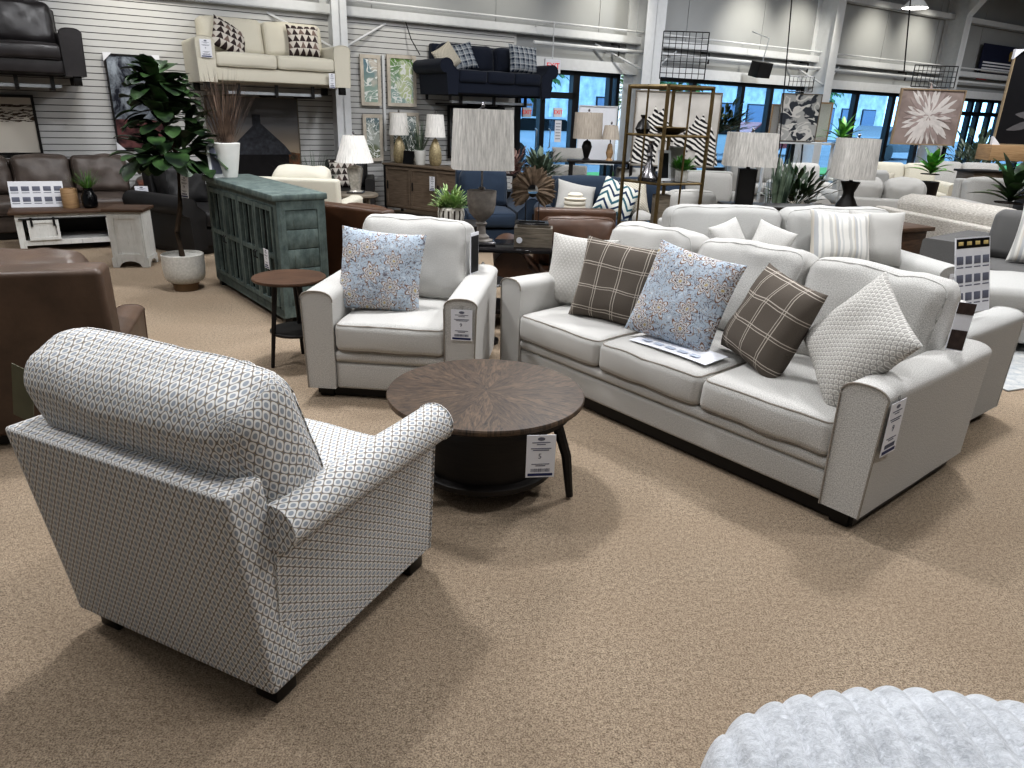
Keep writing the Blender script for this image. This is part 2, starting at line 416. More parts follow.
# ---------------------------------------------------------------- soft furnishing builders
def crown_fn(cz=.03, cy=.012, wr=.006, seed=0.0, sag=0.0, axis='z'):
    def fn(p, q):
        p = p.copy(); a = (1-min(1, q.x*q.x))
        if axis == 'z':
            b = (1-min(1, q.y*q.y)); p.z += (cz if q.z > 0 else 0)*a**.6*b**.6*abs(q.z)
            p.y += cy*q.y*a*(1-q.z*q.z)
        else:
            b = (1-min(1, q.z*q.z)); p.y += cz*q.y*a**.5*b**.5
            p.z += cy*q.z*a*(1-q.y*q.y) - sag*(q.x**6)*max(0, q.z); p.x += .02*q.x*(abs(q.z)**6)*abs(q.x)**3
        n = noise.noise_vector(Vector((p.x*6+seed, p.y*6, p.z*6))); p += n*wr
        n = noise.noise_vector(Vector((p.x*17+seed, p.y*17, p.z*17))); p += n*wr*.35
        return p
    return fn
def pipe_loop(mb, b, r, fn, plane='xy', side=1, rad=.0045):
    """welt cord on the rounded edge of box b=(x0,x1,y0,y1,z0,z1)"""
    c = [(b[0]+b[1])/2, (b[2]+b[3])/2, (b[4]+b[5])/2]; h = [(b[1]-b[0])/2, (b[3]-b[2])/2, (b[5]-b[4])/2]
    k = .29*r; ia, ib, ic = {'xy': (0, 1, 2), 'xz': (0, 2, 1), 'yz': (1, 2, 0)}[plane]
    A = h[ia]-k; B = h[ib]-k; rr = min(r*.75, A*.9, B*.9); pts = []
    for (sa, sb, a0) in ((1, 1, 0), (-1, 1, 90), (-1, -1, 180), (1, -1, 270)):
        for j in range(4):
            t = R(a0+30*j); pts.append((sa*(A-rr)+rr*cos(t), sb*(B-rr)+rr*sin(t)))
    out = []
    for i, (a, bb) in enumerate(pts):
        a2, b2 = pts[(i+1) % len(pts)]; m = max(1, int(math.dist((a, bb), (a2, b2))/.05))
        for j in range(m):
            f = j/m; q = [0, 0, 0]; q[ia] = a+(a2-a)*f; q[ib] = bb+(b2-bb)*f; q[ic] = side*(h[ic]-k)
            nq = Vector([q[i]/h[i] for i in range(3)]); p = Vector([q[i]+c[i] for i in range(3)])
            if fn: p = fn(p, nq)
            out.append(p)
    mb.tube(out, rad, 5, closed=True)
def arm_outline(kind, s, xi, xo, z0, z1, roll_k=.5):
    """(x,z) outline; xi inner, xo outer (positive distances), s = side"""
    w = xo-xi; o = []
    if kind == 'track':
        r = w*.36
        o = [(xi, z0), (xo, z0), (xo+.012, z1-r)]
        for j in range(1, 12):
            t = pi*j/12; c_, s_ = cos(t), sin(t); o.append((xi+w/2+.006+(w/2+.012)*math.copysign(abs(c_)**.8, c_), z1-r+r*abs(s_)**.8))
        o.append((xi-.006, z1-r))
    elif kind == 'square':
        r = .025
        o = [(xi, z0), (xo, z0), (xo, z1-r), (xo-r*.3, z1-r*.3), (xo-r, z1), (xi+r, z1), (xi+r*.3, z1-r*.3), (xi, z1-r)]
    elif kind == 'roll':
        r = w*roll_k; cx = xo; cz = z1-r
        o = [(xi+.02, z0), (xo-.02, z0), (xo, cz-r*1.0)]
        for j in range(0, 13):
            t = R(-75)+R(255)*j/12; o.append((cx+r*cos(t)*1.05, cz+r*sin(t)))
        o.append((xi, cz-r*.8))
    return [(s*a, b) for a, b in (o if s > 0 else o[::-1])]
def sofa(name, label, cat, M, w, d, mat, n=3, arm='track', arm_w=.2, arm_h=.62, seat_top=.47, back_h=.8, cush_h=.52, cush_t=.2,
         group=None, cmat=None, lo=False, legh=.06, lean=12, back_lean=4, seat_n=None, rails=True, pipe=None, bn=None, legm=None, wr=.012,
         back_full=False, arm_front=.0, seed=1.0, shade_gap=True, cush_dy=0.0, cush_r=.08, crown=.045, back_r=.03, back_t=.15, sag=.03, base_in=0.0, cush_w=None, legs='block'):
    t = root(name, label, cat, M, group); cmat = cmat or mat; N = 3 if lo else 8; K = 2 if lo else 3; bn = bn or n; sn = seat_n or n; legm = legm or M_black
    iw = w-2*arm_w; yb = d/2; yf = -d/2
    b = MB(); b.rbox(-iw/2-.01, iw/2+.01, yf+.03, yb-.02, legh+.02, .27, .02, 1, 2)
    b.build('seat_frame', mat, t)
    if rails:
        b = MB(); b.rbox(-iw/2, iw/2, yf+.015, yf+.1, legh, .215, .018, N, 2); b.build('front_rail', mat, t)
        b = MB(); b.rbox(-iw/2, iw/2, yf+.012, yf+.12, .22, seat_top-.165, .02, N, 2, lambda p, q: p+Vector((0, -.008*(1-q.z*q.z), 0))); b.build('welt_rail', mat, t)
    if shade_gap: b = MB(); b.box(-w/2+.035, w/2-.035, yf+.05, yb-.04, .012, legh+.03); b.build('shade_gap', M_black, t)  # black block standing in for the shaded gap under the seat
    for s in (-1, 1):
        b = MB(); o = arm_outline(arm, s, w/2-arm_w, w/2, legh, arm_h)
        wid = (lambda p, f: Vector((p.x*(1-base_in*(arm_h-p.z)), p.y+nz(p, 5, .004), p.z+nz(p, 4, .004, seed))))
        b.prism(o, yf+arm_front, yb-(.0 if not back_full else back_t*.35), 6 if not lo else 2, fn=wid)
        a = b.build('arm', mat, t, sharp=50)
        if not lo:
            pb = MB(); ring = [wid(Vector((x, yf+arm_front-.002, z)), 0) for (x, z) in o]
            i0 = 0
            pb.tube(ring[1:] + ring[:1] if s > 0 else ring[:-1], .0045, 5); pb.build('welt_cord', pipe or mat, a)
    # back
    b = MB(); bw = (w/2-.01) if back_full else iw/2+.02
    b.rbox(-bw, bw, yb-back_t, yb, legh, back_h, back_r, N, K, lambda p, q: Vector((p.x*(1-base_in*(back_h-p.z)), p.y+math.tan(R(back_lean))*max(0, p.z-.1)-.0, p.z)))
    b.build('back_frame', mat, t)
    # seat cushions
    for i in range(sn):
        x0 = -iw/2+iw*i/sn+.003; x1 = -iw/2+iw*(i+1)/sn-.003; bx = (x0, x1, yf-.01, yb-back_t-.02, seat_top-.17, seat_top-.01)
        fn = crown_fn(.028, .012, wr*.4, seed+i*3)
        b = MB(); b.rbox(*bx, .04, N, K, fn); c = b.build('seat_cushion', cmat, t)
        if not lo:
            b = MB(); pipe_loop(b, bx, .04, fn, 'xy', 1); pipe_loop(b, bx, .04, fn, 'xy', -1); b.build('welt_cord', pipe or mat, c)
    cw = cush_w or iw
    for i in range(bn):
        x0 = -cw/2+cw*i/bn+.002; x1 = -cw/2+cw*(i+1)/bn-.002; hw = (x1-x0)/2
        bx = (-hw, hw, -cush_t/2, cush_t/2, 0, cush_h)
        fn = crown_fn(crown, .008, wr, seed+7+i*5, sag, 'y')
        T = Matrix.Translation(((x0+x1)/2, yb-back_t-cush_t/2-.01+cush_dy, seat_top-.02)) @ Matrix.Rotation(R(-lean), 4, 'X')
        b = MB(); b.rbox(*bx, min(cush_r, cush_t*.42), N+(0 if lo else 4), K+1, fn, T=T); c = b.build('back_cushion', cmat, t)
        if not lo:
            b = MB(); b.T = T; pipe_loop(b, bx, min(cush_r, cush_t*.42), fn, 'xz', -1, .004); b.build('welt_cord', mat, c)
    for sx in (-1, 1):
        for sy in (-1, 1):
            b = MB(); x = sx*(w/2-.09); y = sy*(d/2-.08)
            if legs == 'block': b.rbox(x-.04, x+.04, y-.04, y+.04, 0, legh+.02, .006, 1, 1)
            else: b.cyl(x, y, 0, legh+.02, .02, .028, 10)
            b.build('leg', legm, t)
    return t
def pillow_mb(w, h, t, seed=0.0, N=14, slump=.0, pinch=.07):
    b = MB()
    for side in (-1, 1):
        vs = []; uv = []
        for i in range(N+1):
            for j in range(N+1):
                u = sin(pi/2*(-1+2*i/N)); v = sin(pi/2*(-1+2*j/N))
                x = u*w/2*(1-pinch*(1-v*v)); z = h/2+v*h/2*(1-pinch*(1-u*u))
                th = t/2*((1-u**4)*(1-v**4))**.62*(1.1-.25*v)
                p = Vector((x, side*th, z)); k = (1-u*u)*(1-v*v)
                nv = noise.noise_vector(Vector((x*9+seed, side*2.0, z*9)))*(.012*min(1, k*3)); p += nv
                p.y += slump*((z/h)**2)*h; vs.append(p); uv.append((x+seed*.137, z))
        W = N+1
        fs = [((i*W+j, (i+1)*W+j, (i+1)*W+j+1, i*W+j+1) if side < 0 else (i*W+j, i*W+j+1, (i+1)*W+j+1, (i+1)*W+j)) for i in range(N) for j in range(N)]
        b.add(vs, fs, uv)
    return b
def pillow(name, label, mat, M, w=.46, h=.46, t=.15, seed=0.0, group=None, cat='pillow', N=14, slump=0.0):
    o = pillow_mb(w, h, t, seed, N, slump).build(name, mat, None, sharp=80); o.matrix_world = M; return tag(o, label, cat, group)
def lean(p, yaw=0, back=15, roll=0): return Matrix.Translation(p) @ Matrix.Rotation(R(yaw), 4, 'Z') @ Matrix.Rotation(R(-back), 4, 'X') @ Matrix.Rotation(R(roll), 4, 'Y')

def price_tag(label, M, w=.105, h=.165, price='5', holder=None, band=True, group=None):
    t = root('price_tag', label, 'price tag', M, group)
    b = MB(); b.box(-w/2, w/2, -.0012, .0012, -h, 0); b.build('card', M_paper, t)
    b = MB(); y0 = -.0022
    b.lathe([(w*.13, 0), (w*.13, .0006)], 16, T=Matrix.Translation((0, -.0012, -h*.09)) @ Matrix.Rotation(pi/2, 4, 'X') @ Matrix.Diagonal((1, .5, 1, 1)))
    for (z, ww) in ((.17, .62), (.215, .3), (.31, .7), (.35, .55), (.68, .62), (.72, .34)):
        b.box(-w*ww/2, w*ww/2, y0, -.001, -h*(z+.012), -h*(z-.006))
    rr = random.Random(3); x = -w*.33
    while x < w*.33: s_ = rr.uniform(.4, 1.5)*w*.012; b.box(x, x+s_, y0, -.001, -h*.87, -h*.79); x += s_+rr.uniform(.5, 1.6)*w*.014
    b.build('printed_lines', M_ink, t)
    b = MB(); text_mb(b, price, h*.17, Matrix.Translation((-w*.03, -.0014, -h*.5)) @ STAND); b.build('price_figure', M_ink if band == 1 else M_redink, t)
    if band: b = MB(); b.box(-w*.43, w*.43, y0, -.001, -h*.965, -h*.905); b.build('printed_band', M_blueink, t)
    b = MB(); b.tube([(-.004, 0, 0), (-.006, .004, .02), (.006, .004, .02), (.004, 0, 0)], .0008, 5); b.build('hanger_loop', M_black, t)
    return t

# ---------------------------------------------------------------- plants
def leaf(mb, p, d, L, W, droop=.3, seg=4, fold=.25, up=(0, 0, 1), shape='oval', mi=0):
    p = Vector(p); d = Vector(d).normalized(); upv = Vector(up); sd = d.cross(upv)
    if sd.length < .1: sd = d.cross(Vector((1, 0, 0)))
    sd.normalize(); vs = []; uv = []
    cur = p.copy(); dd = d.copy()
    for i in range(seg+1):
        f = i/seg
        if shape == 'oval': ww = W/2*(sin(pi*min(1, f*.93+.05))**.75)
        elif shape == 'fiddle': ww = W/2*(sin(pi*min(1, f**1.3*.94+.04))**.6)
        else: ww = W/2*(1-f)**.7*(.4+.6*min(1, f*5))
        nn = sd.cross(dd).normalized()
        vs += [cur-sd*ww+nn*ww*fold, cur, cur+sd*ww+nn*ww*fold]; uv += [(-ww, f*L), (0, f*L), (ww, f*L)]
        cur = cur+dd*(L/seg); dd = (dd+Vector((0, 0, -droop/seg))).normalized()
    fs = []
    for i in range(seg):
        a = i*3; fs += [(a, a+1, a+4, a+3), (a+1, a+2, a+5, a+4)]
    mb.add(vs, fs, uv, mi)
def blades(mb, c, n, L, spread, W=.006, rnd=None, droop=.5, r0=.03, minup=.25, seg=4):
    rnd = rnd or random
    for _ in range(n):
        a = rnd.uniform(0, 2*pi); s = rnd.uniform(.05, spread)**1.0
        d = Vector((cos(a)*s, sin(a)*s, 1)); l = L*rnd.uniform(.55, 1.05)
        leaf(mb, (c[0]+cos(a)*r0*rnd.random(), c[1]+sin(a)*r0*rnd.random(), c[2]), d, l, W*rnd.uniform(.7, 1.3), droop*rnd.uniform(.2, 1), seg, .3, shape='blade')
def pot_plant(name, label, M, pot, potmat, kind, leafm, cat='plant', L=.3, n=60, group=None, spread=.6, W=.01, droop=.5, soil_z=None, potname='pot', seed=1, flute=None):
    t = root(name, label, cat, M, group); rnd = random.Random(seed)
    b = MB(); b.lathe(pot, 28, wob=flute); b.build(potname, potmat, t)
    z = soil_z or pot[-1][1]*.93; rr = min(p[0] for p in pot[-2:])*.9
    b = MB(); b.cyl(0, 0, z-.01, z, rr, seg=16); b.build('soil', M_soil, t)
    b = MB()
    if kind == 'blades': blades(b, (0, 0, z), n, L, spread, W, rnd, droop, rr*.8)
    elif kind == 'bush':
        for _ in range(n):
            a = rnd.uniform(0, 2*pi); e = rnd.uniform(.1, 1.2); d = Vector((cos(a)*cos(e), sin(a)*cos(e), sin(e)))
            l = L*rnd.uniform(.4, 1); p0 = Vector((0, 0, z)); p1 = p0+d*l
            leaf(b, p1, d+Vector((0, 0, .2)), W*rnd.uniform(2, 3.4), W, .5, 3, .3)
            leaf(b, p0+d*l*.6, d+Vector((rnd.uniform(-.6, .6), rnd.uniform(-.6, .6), .3)), W*2.6, W, .5, 3, .3)
            if _ % 3 == 0: b.tube([p0, p0+d*l*.5+Vector((0, 0, .02)), p1], .002, 4)
    elif kind == 'big':
        for i in range(n):
            a = i*2.4; f = i/max(1, n-1); e = .35+.9*f; d = Vector((cos(a)*cos(e), sin(a)*cos(e), sin(e)))
            leaf(b, (0, 0, z+.25*L*f), d, L*rnd.uniform(.7, 1.05), W, .7, 6, .25)
    b.build('foliage', leafm, t, smooth='open')
    return t

# ---------------------------------------------------------------- lamps
def sq(k):      # rounded-square outline for lathed shapes
    return lambda a, z: 1.0/((abs(cos(a))**k+abs(sin(a))**k)**(1/k))
def lamp(name, label, M, base, basemat, zs, r0, r1, hs, shademat, square=None, group=None, neck=None, basesq=None, sx=1.0, foot=None):
    """base: lathe profile; shade from zs, radius r0 at the bottom to r1 at the top, height hs"""
    t = root(name, label, 'lamp', M, group)
    b = MB(); b.lathe(base, 28, wob=basesq); b.build('base', basemat, t)
    if foot: b = MB(); b.rbox(*foot, .006, 1, 1); b.build('foot', M_silver if basemat != M_gold else M_gold, t)
    top = base[-1][1]
    b = MB(); b.cyl(0, 0, top-.01, zs+hs*.35, .008, seg=8); b.cyl(0, 0, zs+hs*.3, zs+hs*.42, .018, seg=10); b.build('neck', M_silver, t)
    T = Matrix.Diagonal((sx, 1, 1, 1)); e = .006; b = MB(); wob = sq(square) if square else None
    b.lathe([(r0, zs), (r0+(r1-r0)*.5, zs+hs*.5), (r1, zs+hs), (r1-e, zs+hs), (r0-e, zs), (r0, zs)], 40, wob=wob, T=T)
    b.build('lamp_shade', shademat, t, sharp=60)
    b = MB(); b.tube([(0, 0, zs+hs*.35), (.05, 0, zs+hs*.6), (.03, 0, zs+hs), (0, 0, zs+hs+.01), (-.03, 0, zs+hs), (-.05, 0, zs+hs*.6), (0, 0, zs+hs*.35)], .0025, 6)
    for a in (0, 2.09, 4.19): b.tube([(0, 0, zs+hs-.01), ((r1-.005)*cos(a)*sx, (r1-.005)*sin(a), zs+hs-.01)], .002, 5)
    b.build('harp', M_silver, t)
    b = MB(); b.lathe([(.004, 0), (.013, .012), (.015, .022), (.008, .034), (.001, .04)], 12, (0, 0, zs+hs+.008)); b.build('finial', M_silver, t)
    return t

# ---------------------------------------------------------------- pictures
def picture(name, label, M, w, h, canvasmat, framemat, fw=.025, ft=.03, mat_border=0.0, extra=None, cat='picture', group=None, corners=False):
    """origin bottom centre, faces -Y"""
    t = root(name, label, cat, M, group)
    b = MB()
    for (x0, x1, z0, z1) in ((-w/2, w/2, 0, fw), (-w/2, w/2, h-fw, h), (-w/2, -w/2+fw, fw, h-fw), (w/2-fw, w/2, fw, h-fw)):
        b.box(x0, x1, -ft, 0, z0, z1)
    b.build('frame', framemat, t)
    b = MB(); b.box(-w/2+fw, w/2-fw, -ft*.6, -.002, fw, h-fw)
    c = b.build('canvas', canvasmat, t)
    if mat_border: b = MB(); m_ = fw+mat_border; b.box(-w/2+m_, w/2-m_, -ft*.6-.002, -ft*.6, m_, h-m_); b.build('print', canvasmat, t)
    if corners:
        for sx in (-1, 1):
            for z in (0, h):
                b = MB(); k = .09; s2 = 1 if z == 0 else -1
                b.add([(sx*(w/2+.01), -ft-.004, z-s2*.01), (sx*(w/2-k), -ft-.004, z-s2*.01), (sx*(w/2+.01), -ft-.004, z+s2*k), (sx*(w/2+.01), .004, z-s2*.01), (sx*(w/2-k), .004, z-s2*.01), (sx*(w/2+.01), .004, z+s2*k)], [(0, 1, 2), (3, 5, 4), (0, 3, 4, 1), (1, 4, 5, 2), (2, 5, 3, 0)])
                b.build('corner_guard', M_paper, t)
    return t
def onwall(px0, py0, px1, py1, off=.02):
    """wall matrix + size for a flat thing seen between two photo corners"""
    s0, z1 = wal(px0, py0, off); s1, z0 = wal(px1, py1, off)
    return WM @ Matrix.Translation(((s0+s1)/2, -off, z0)), abs(s1-s0), z1-z0
def art(name, fn, rough=.6):
    m = Mat(name, rough, 0, .3); u, v, _ = m.xyz('UV'); fn(m, u, v); return m.mat
# ================================================================ THE ROOM
sc = bpy.context.scene
cam_d = bpy.data.cameras.new('camera'); cam_d.sensor_width = 36; cam_d.lens = 720/1024*36; cam_d.clip_end = 200
cam_o = bpy.data.objects.new('camera', cam_d); C.objects.link(cam_o); sc.camera = cam_o
cam_o.matrix_world = Matrix.Translation((0, 0, H)) @ Matrix.Rotation(pi/2-PITCH, 4, 'X') @ Matrix.Rotation(ROLL, 4, 'Z')

S_L, S_R, DEPTH, CEIL = -6.0, 34.0, 20.0, 5.03
ZH, ZG, ZU, SLE = 2.225, 2.72, 3.95, 6.95
b = MB(); b.T = WM; b.box(S_L, S_R, -DEPTH, 0.1, -.1, 0); struct(b.build('floor', M_carpet))
M_groove_shade = plain('slat_groove_shade', (84, 84, 84), .8, .05)
# slat wall on the left, with cut grooves whose shade is deepened by a dark colour
b = MB(); prof = [(0, 0)]; z = 0.0
while z < ZG-.03:
    prof += [(0, z+.066), (.009, z+.066), (.009, z+.0755), (0, z+.0755)]; z += .076
vs = []; fs = []; uv = []
for s_ in (S_L, SLE):
    for (dy, zz) in prof: vs.append((s_, -.06+dy, zz)); uv.append((s_, zz))
n_ = len(prof); fs = [(i, i+n_, i+n_+1, i+1) for i in range(n_-1)]
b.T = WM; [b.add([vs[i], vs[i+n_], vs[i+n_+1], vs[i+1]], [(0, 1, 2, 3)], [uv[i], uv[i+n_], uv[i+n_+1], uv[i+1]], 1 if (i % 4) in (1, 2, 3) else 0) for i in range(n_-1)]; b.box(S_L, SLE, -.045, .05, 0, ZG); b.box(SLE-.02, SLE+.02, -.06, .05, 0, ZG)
struct(b.build('wall_slatted', [M_slat, M_groove_shade], smooth='open', sharp=20))
b = MB(); b.T = WM; b.box(S_L, S_R, 0, .12, ZH, CEIL+1.2)
for i in range(20): b.box(S_L+2.1*i, S_L+2.1*i+.025, -.012, 0, ZG+.14, CEIL+1.2)
struct(b.build('wall_front', M_panel))
b = MB(); b.T = WM; b.box(SLE, S_R, 0, .12, 0, .25); struct(b.build('wall_sill', M_panel))
for (z0, z1, pr) in ((ZG, ZG+.13, .16), (ZU, ZU+.13, .16)):
    b = MB(); b.T = WM; b.box(S_L, S_R, -pr, 0, z0, z0+.02); b.box(S_L, S_R, -.03, 0, z0, z1); b.box(S_L, S_R, -pr, -pr+.02, z0, z1)
    struct(b.build('trim_1', M_girt))
b = MB(); b.T = WM; b.box(SLE, S_R, -.12, 0, ZH, ZH+.18); struct(b.build('trim_2', M_girt))
# side, rear walls and ceiling
b = MB(); b.T = WM; b.box(S_L-.12, S_L, -DEPTH, .1, 0, CEIL+1.6); struct(b.build('wall_left', M_panel))
b = MB(); b.T = WM; b.box(S_R, S_R+.12, -DEPTH, .1, 0, CEIL+1.6); struct(b.build('wall_right', M_panel))
b = MB(); b.T = WM; b.box(S_L, S_R, -DEPTH-.12, -DEPTH, 0, CEIL+1.6); struct(b.build('wall_rear', M_panel))
M_ceil = plain('ceiling_insulation', (150, 152, 152), .8, .05, 1)
b = MB(); b.T = WM; vs = [(x, y, CEIL-y*.05+dz) for dz in (0, .1) for y in (.1, -DEPTH) for x in (S_L, S_R)]
b.add(vs, [(0, 1, 3, 2), (4, 6, 7, 5), (0, 2, 6, 4), (1, 5, 7, 3), (0, 4, 5, 1), (2, 3, 7, 6)])
struct(b.build('ceiling', M_ceil))
for i in range(4):
    b = MB(); b.T = WM; y = -1.5-1.6*i; b.box(S_L, S_R, y-.04, y+.04, CEIL-y*.05-.2, CEIL-y*.05); struct(b.build('ceiling_purlin', M_girt))
# columns: steel frames standing off the wall
def column(pxl, pxr, py, haunch=True):
    off = .5; s0, _ = wal(pxl, py, off); s1, _ = wal(pxr, py, off); s1 = s0+.26 if s1-s0 > .5 or s1-s0 < .1 else s1
    b = MB(); b.T = WM
    b.box(s0, s1, -.5, -.485, 0, CEIL); b.box(s0, s1, -.02, 0, 0, CEIL); b.box((s0+s1)/2-.01, (s0+s1)/2+.01, -.5, 0, 0, CEIL)
    if haunch:
        b.add([(s0, -.5, CEIL-1.0), (s1, -.5, CEIL-1.0), (s0, -1.3, CEIL), (s1, -1.3, CEIL), (s0, -.45, CEIL), (s1, -.45, CEIL)], [(0, 1, 3, 2), (0, 2, 4), (1, 5, 3), (2, 3, 5, 4)])
        b.box((s0+s1)/2-.1, (s0+s1)/2+.1, -6, -1.2, CEIL-.1, CEIL+.1)
    b.tube([((s0+s1)/2, -.42, 2.25), (s1+.75, -.06, 2.68)], .018, 5)
    b.tube([((s0+s1)/2, -.42, 2.25), (s0-.75, -.06, 2.68)], .018, 5)
    struct(b.build('column', M_girt, sharp=20)); return s0, s1
c1 = column(332, 347, 20); c2 = column(645, 664, 40); c3 = column(829, 850, 60); c4 = column(957, 982, 60)
# glazing
def glass_mat():
    m = Mat('blue_tinted_glass', .02); nt = m.nt; out = nt.nodes['Material Output']
    tr = nt.nodes.new('ShaderNodeBsdfTransparent'); tr.inputs[0].default_value = (.62, .83, 1.0, 1)
    gl = nt.nodes.new('ShaderNodeBsdfGlossy'); gl.inputs['Roughness'].default_value = .03
    mx = nt.nodes.new('ShaderNodeMixShader'); mx.inputs[0].default_value = .06
    nt.links.new(tr.outputs[0], mx.inputs[1]); nt.links.new(gl.outputs[0], mx.inputs[2]); nt.links.new(mx.outputs[0], out.inputs['Surface'])
    return m.mat
M_win = glass_mat()
def glazing(name, s0, s1, mull, z0=.25, z1=2.225, rails=(), thick=.035):
    t = MB(); t.T = WM; e = .06
    t.box(s0, s1, -.03, .09, z1-.07, z1); t.box(s0, s1, -.03, .09, z0, z0+.08)
    for m_ in (s0+.03, s1-.03, *mull): t.box(m_-thick, m_+thick, -.03, .09, z0, z1)
    for (a, c_, z) in rails: t.box(a, c_, -.03, .09, z-.05, z+.05)
    o = struct(t.build(name, M_frameblk, sharp=30))
    g = MB(); g.T = WM; g.box(s0+.02, s1-.02, .03, .036, z0+.05, z1-.04); g.build('pane', M_win, o)
    return o
W_ = lambda px, py=100: wal(px, py)[0]
d0, d1, d2 = SLE+.02, W_(542), W_(575)
dr = glazing('door_1', d0, d2, [d1, (d0+.1)], 0.0, ZH, [(d0, d2, 1.82), (d0, d2, .3)], .05)
for s_ in (d1-.14, d1+.14):
    b = MB(); b.T = WM; b.tube([(s_, -.04, .95), (s_, -.09, .97), (s_, -.09, 1.25), (s_, -.04, 1.27)], .012, 6); b.build('door_handle', M_steel, dr)
glazing('window_1', d2, c2[0]-.1, [W_(609)], rails=[])
ww = [W_(x) for x in (692, 741, 770, 799)]
glazing('window_2', c2[1]+.05, c3[0]-.05, ww, thick=.05)
glazing('window_3', c3[1]+.1, W_(953), [W_(856), W_(893), W_(925)], thick=.07)
e0 = W_(955); e1 = W_(1004)
dr2 = glazing('door_2', e0, e1, [W_(973), W_(981), W_(993)], 0, ZH, [(e0, e1, 1.85), (e0, e1, .3)], .07)
for s_ in (W_(977), W_(996)):
    b = MB(); b.T = WM; b.tube([(s_, -.04, .95), (s_, -.1, .97), (s_, -.1, 1.25), (s_, -.04, 1.27)], .014, 6); b.build('door_handle', M_steel, dr2)
glazing('window_4', e1, S_R-1, [e1+1.6, e1+3.2, e1+4.8], thick=.06)
# outside
M_asph = plain('asphalt', (120, 124, 130), .9, .2, 1)
b = MB(); b.T = WM; b.box(-30, 80, .12, 70, -.15, -.02); struct(b.build('parking_lot', M_asph))
M_lawn = plain('lawn_grass', (96, 150, 70), .9, .4, 6)
b = MB(); b.T = WM; b.box(-30, 80, 3.2, 5.2, -.02, .03); struct(b.build('lawn_strip', M_lawn))
M_bld = plain('pale_stucco', (206, 212, 220), .8, .35, 1.6); M_roof = plain('slate_roof', (120, 134, 156), .8)
def shop_building(s0, s1, y, h, label):
    t = root('shop_building', label, 'building', WM @ Matrix.Translation((s0, y, 0)))
    L = s1-s0; b = MB(); b.box(0, L, 0, 8, 0, h); b.build('wall', M_bld, t)
    b = MB(); b.box(-.3, L+.3, -.5, 8, h, h+.5); b.build('roof', M_roof, t)
    for i in range(int(L/3)):
        b = MB(); b.box(.6+3*i, 2.6+3*i, -.06, .02, .5, 2.6); w_ = b.build('window', M_frameblk, t)
        b = MB(); b.box(.7+3*i, 2.5+3*i, -.09, -.05, .6, 2.5); b.build('pane', M_roof, w_)
shop_building(2, 26, 26, 3.6, 'pale shop building outside, seen through the doors left of the steel post')
shop_building(32, 66, 30, 4.2, 'long pale shop building outside, seen through the right-hand windows')
def car(s, y, rz, rgb, label):
    t = root('car', label, 'car', WM @ at((s, y, -.02), rz), 'cars parked outside the windows'); pm = plain('car_paint', rgb, .25, .03, spec=.6)
    o = [(-2.2, .35), (2.2, .35), (2.25, .7), (2.1, .88), (1.1, .98), (.55, 1.4), (-1.2, 1.42), (-1.9, 1.0), (-2.22, .92)]
    b = MB(); b.prism(o, -.85, .85, 1); b.build('body', pm, t, sharp=25)
    b = MB(); g = [(.98, .99), (.5, 1.34), (-1.15, 1.36), (-1.75, 1.0)]; b.prism(g, -.87, .87); b.build('windows', M_frameblk, t)
    for x in (-1.35, 1.35):
        for yy in (-.8, .8): b = MB(); b.cyl(0, 0, -.1, .1, .33, seg=18, T=Matrix.Translation((x, yy, .33)) @ Matrix.Rotation(pi/2, 4, 'X')); b.build('wheel', M_black, t)
car(9.6, 9, 20, (210, 214, 222), 'silver car parked outside behind the left leaf of the entrance doors')
car(14.3, 10, 0, (200, 206, 216), 'white car parked outside, seen past the tall lamp with the beige drum shade')
car(21, 9, 0, (200, 205, 210), 'white car parked outside, seen through the middle windows')
car(28, 12, 0, (150, 60, 60), 'red car parked outside, seen through the right-hand glass doors')
car(33, 9, 0, (60, 66, 76), 'dark car parked outside, farthest right')
def tree(s, y, h, label, seed):
    t = root('street_tree', label, 'tree', WM @ Matrix.Translation((s, y, 0)), 'trees outside'); rnd = random.Random(seed)
    b = MB(); b.tube([(0, 0, 0), (.1, 0, h*.35), (0, .05, h*.6)], [.14, .1, .06], 7); b.build('trunk', M_bark, t)
    b = MB()
    for _ in range(260):
        v = Vector((rnd.gauss(0, 1), rnd.gauss(0, 1), rnd.gauss(0, 1))).normalized()*rnd.uniform(.5, 1); p = Vector((v.x*h*.28, v.y*h*.28, h*.68+v.z*h*.32))
        leaf(b, p, v+Vector((0, 0, .2)), .4, .3, .5, 2, .2)
    b.build('crown', M_grass, t, smooth='open')
tree(8.6, 11, 3.4, 'small leafy tree outside, seen through the left entrance door', 6); tree(10.6, 13, 5, 'leafy tree outside beyond the entrance doors', 1); tree(17.5, 15, 6, 'leafy tree outside, seen behind the wire grid', 2)
tree(20.5, 12, 3.6, 'small leafy tree outside, seen past the abstract loops painting', 7); tree(24.5, 14, 5.5, 'leafy tree outside beyond the middle windows', 3); tree(37, 16, 6, 'leafy tree outside at the far right', 4)

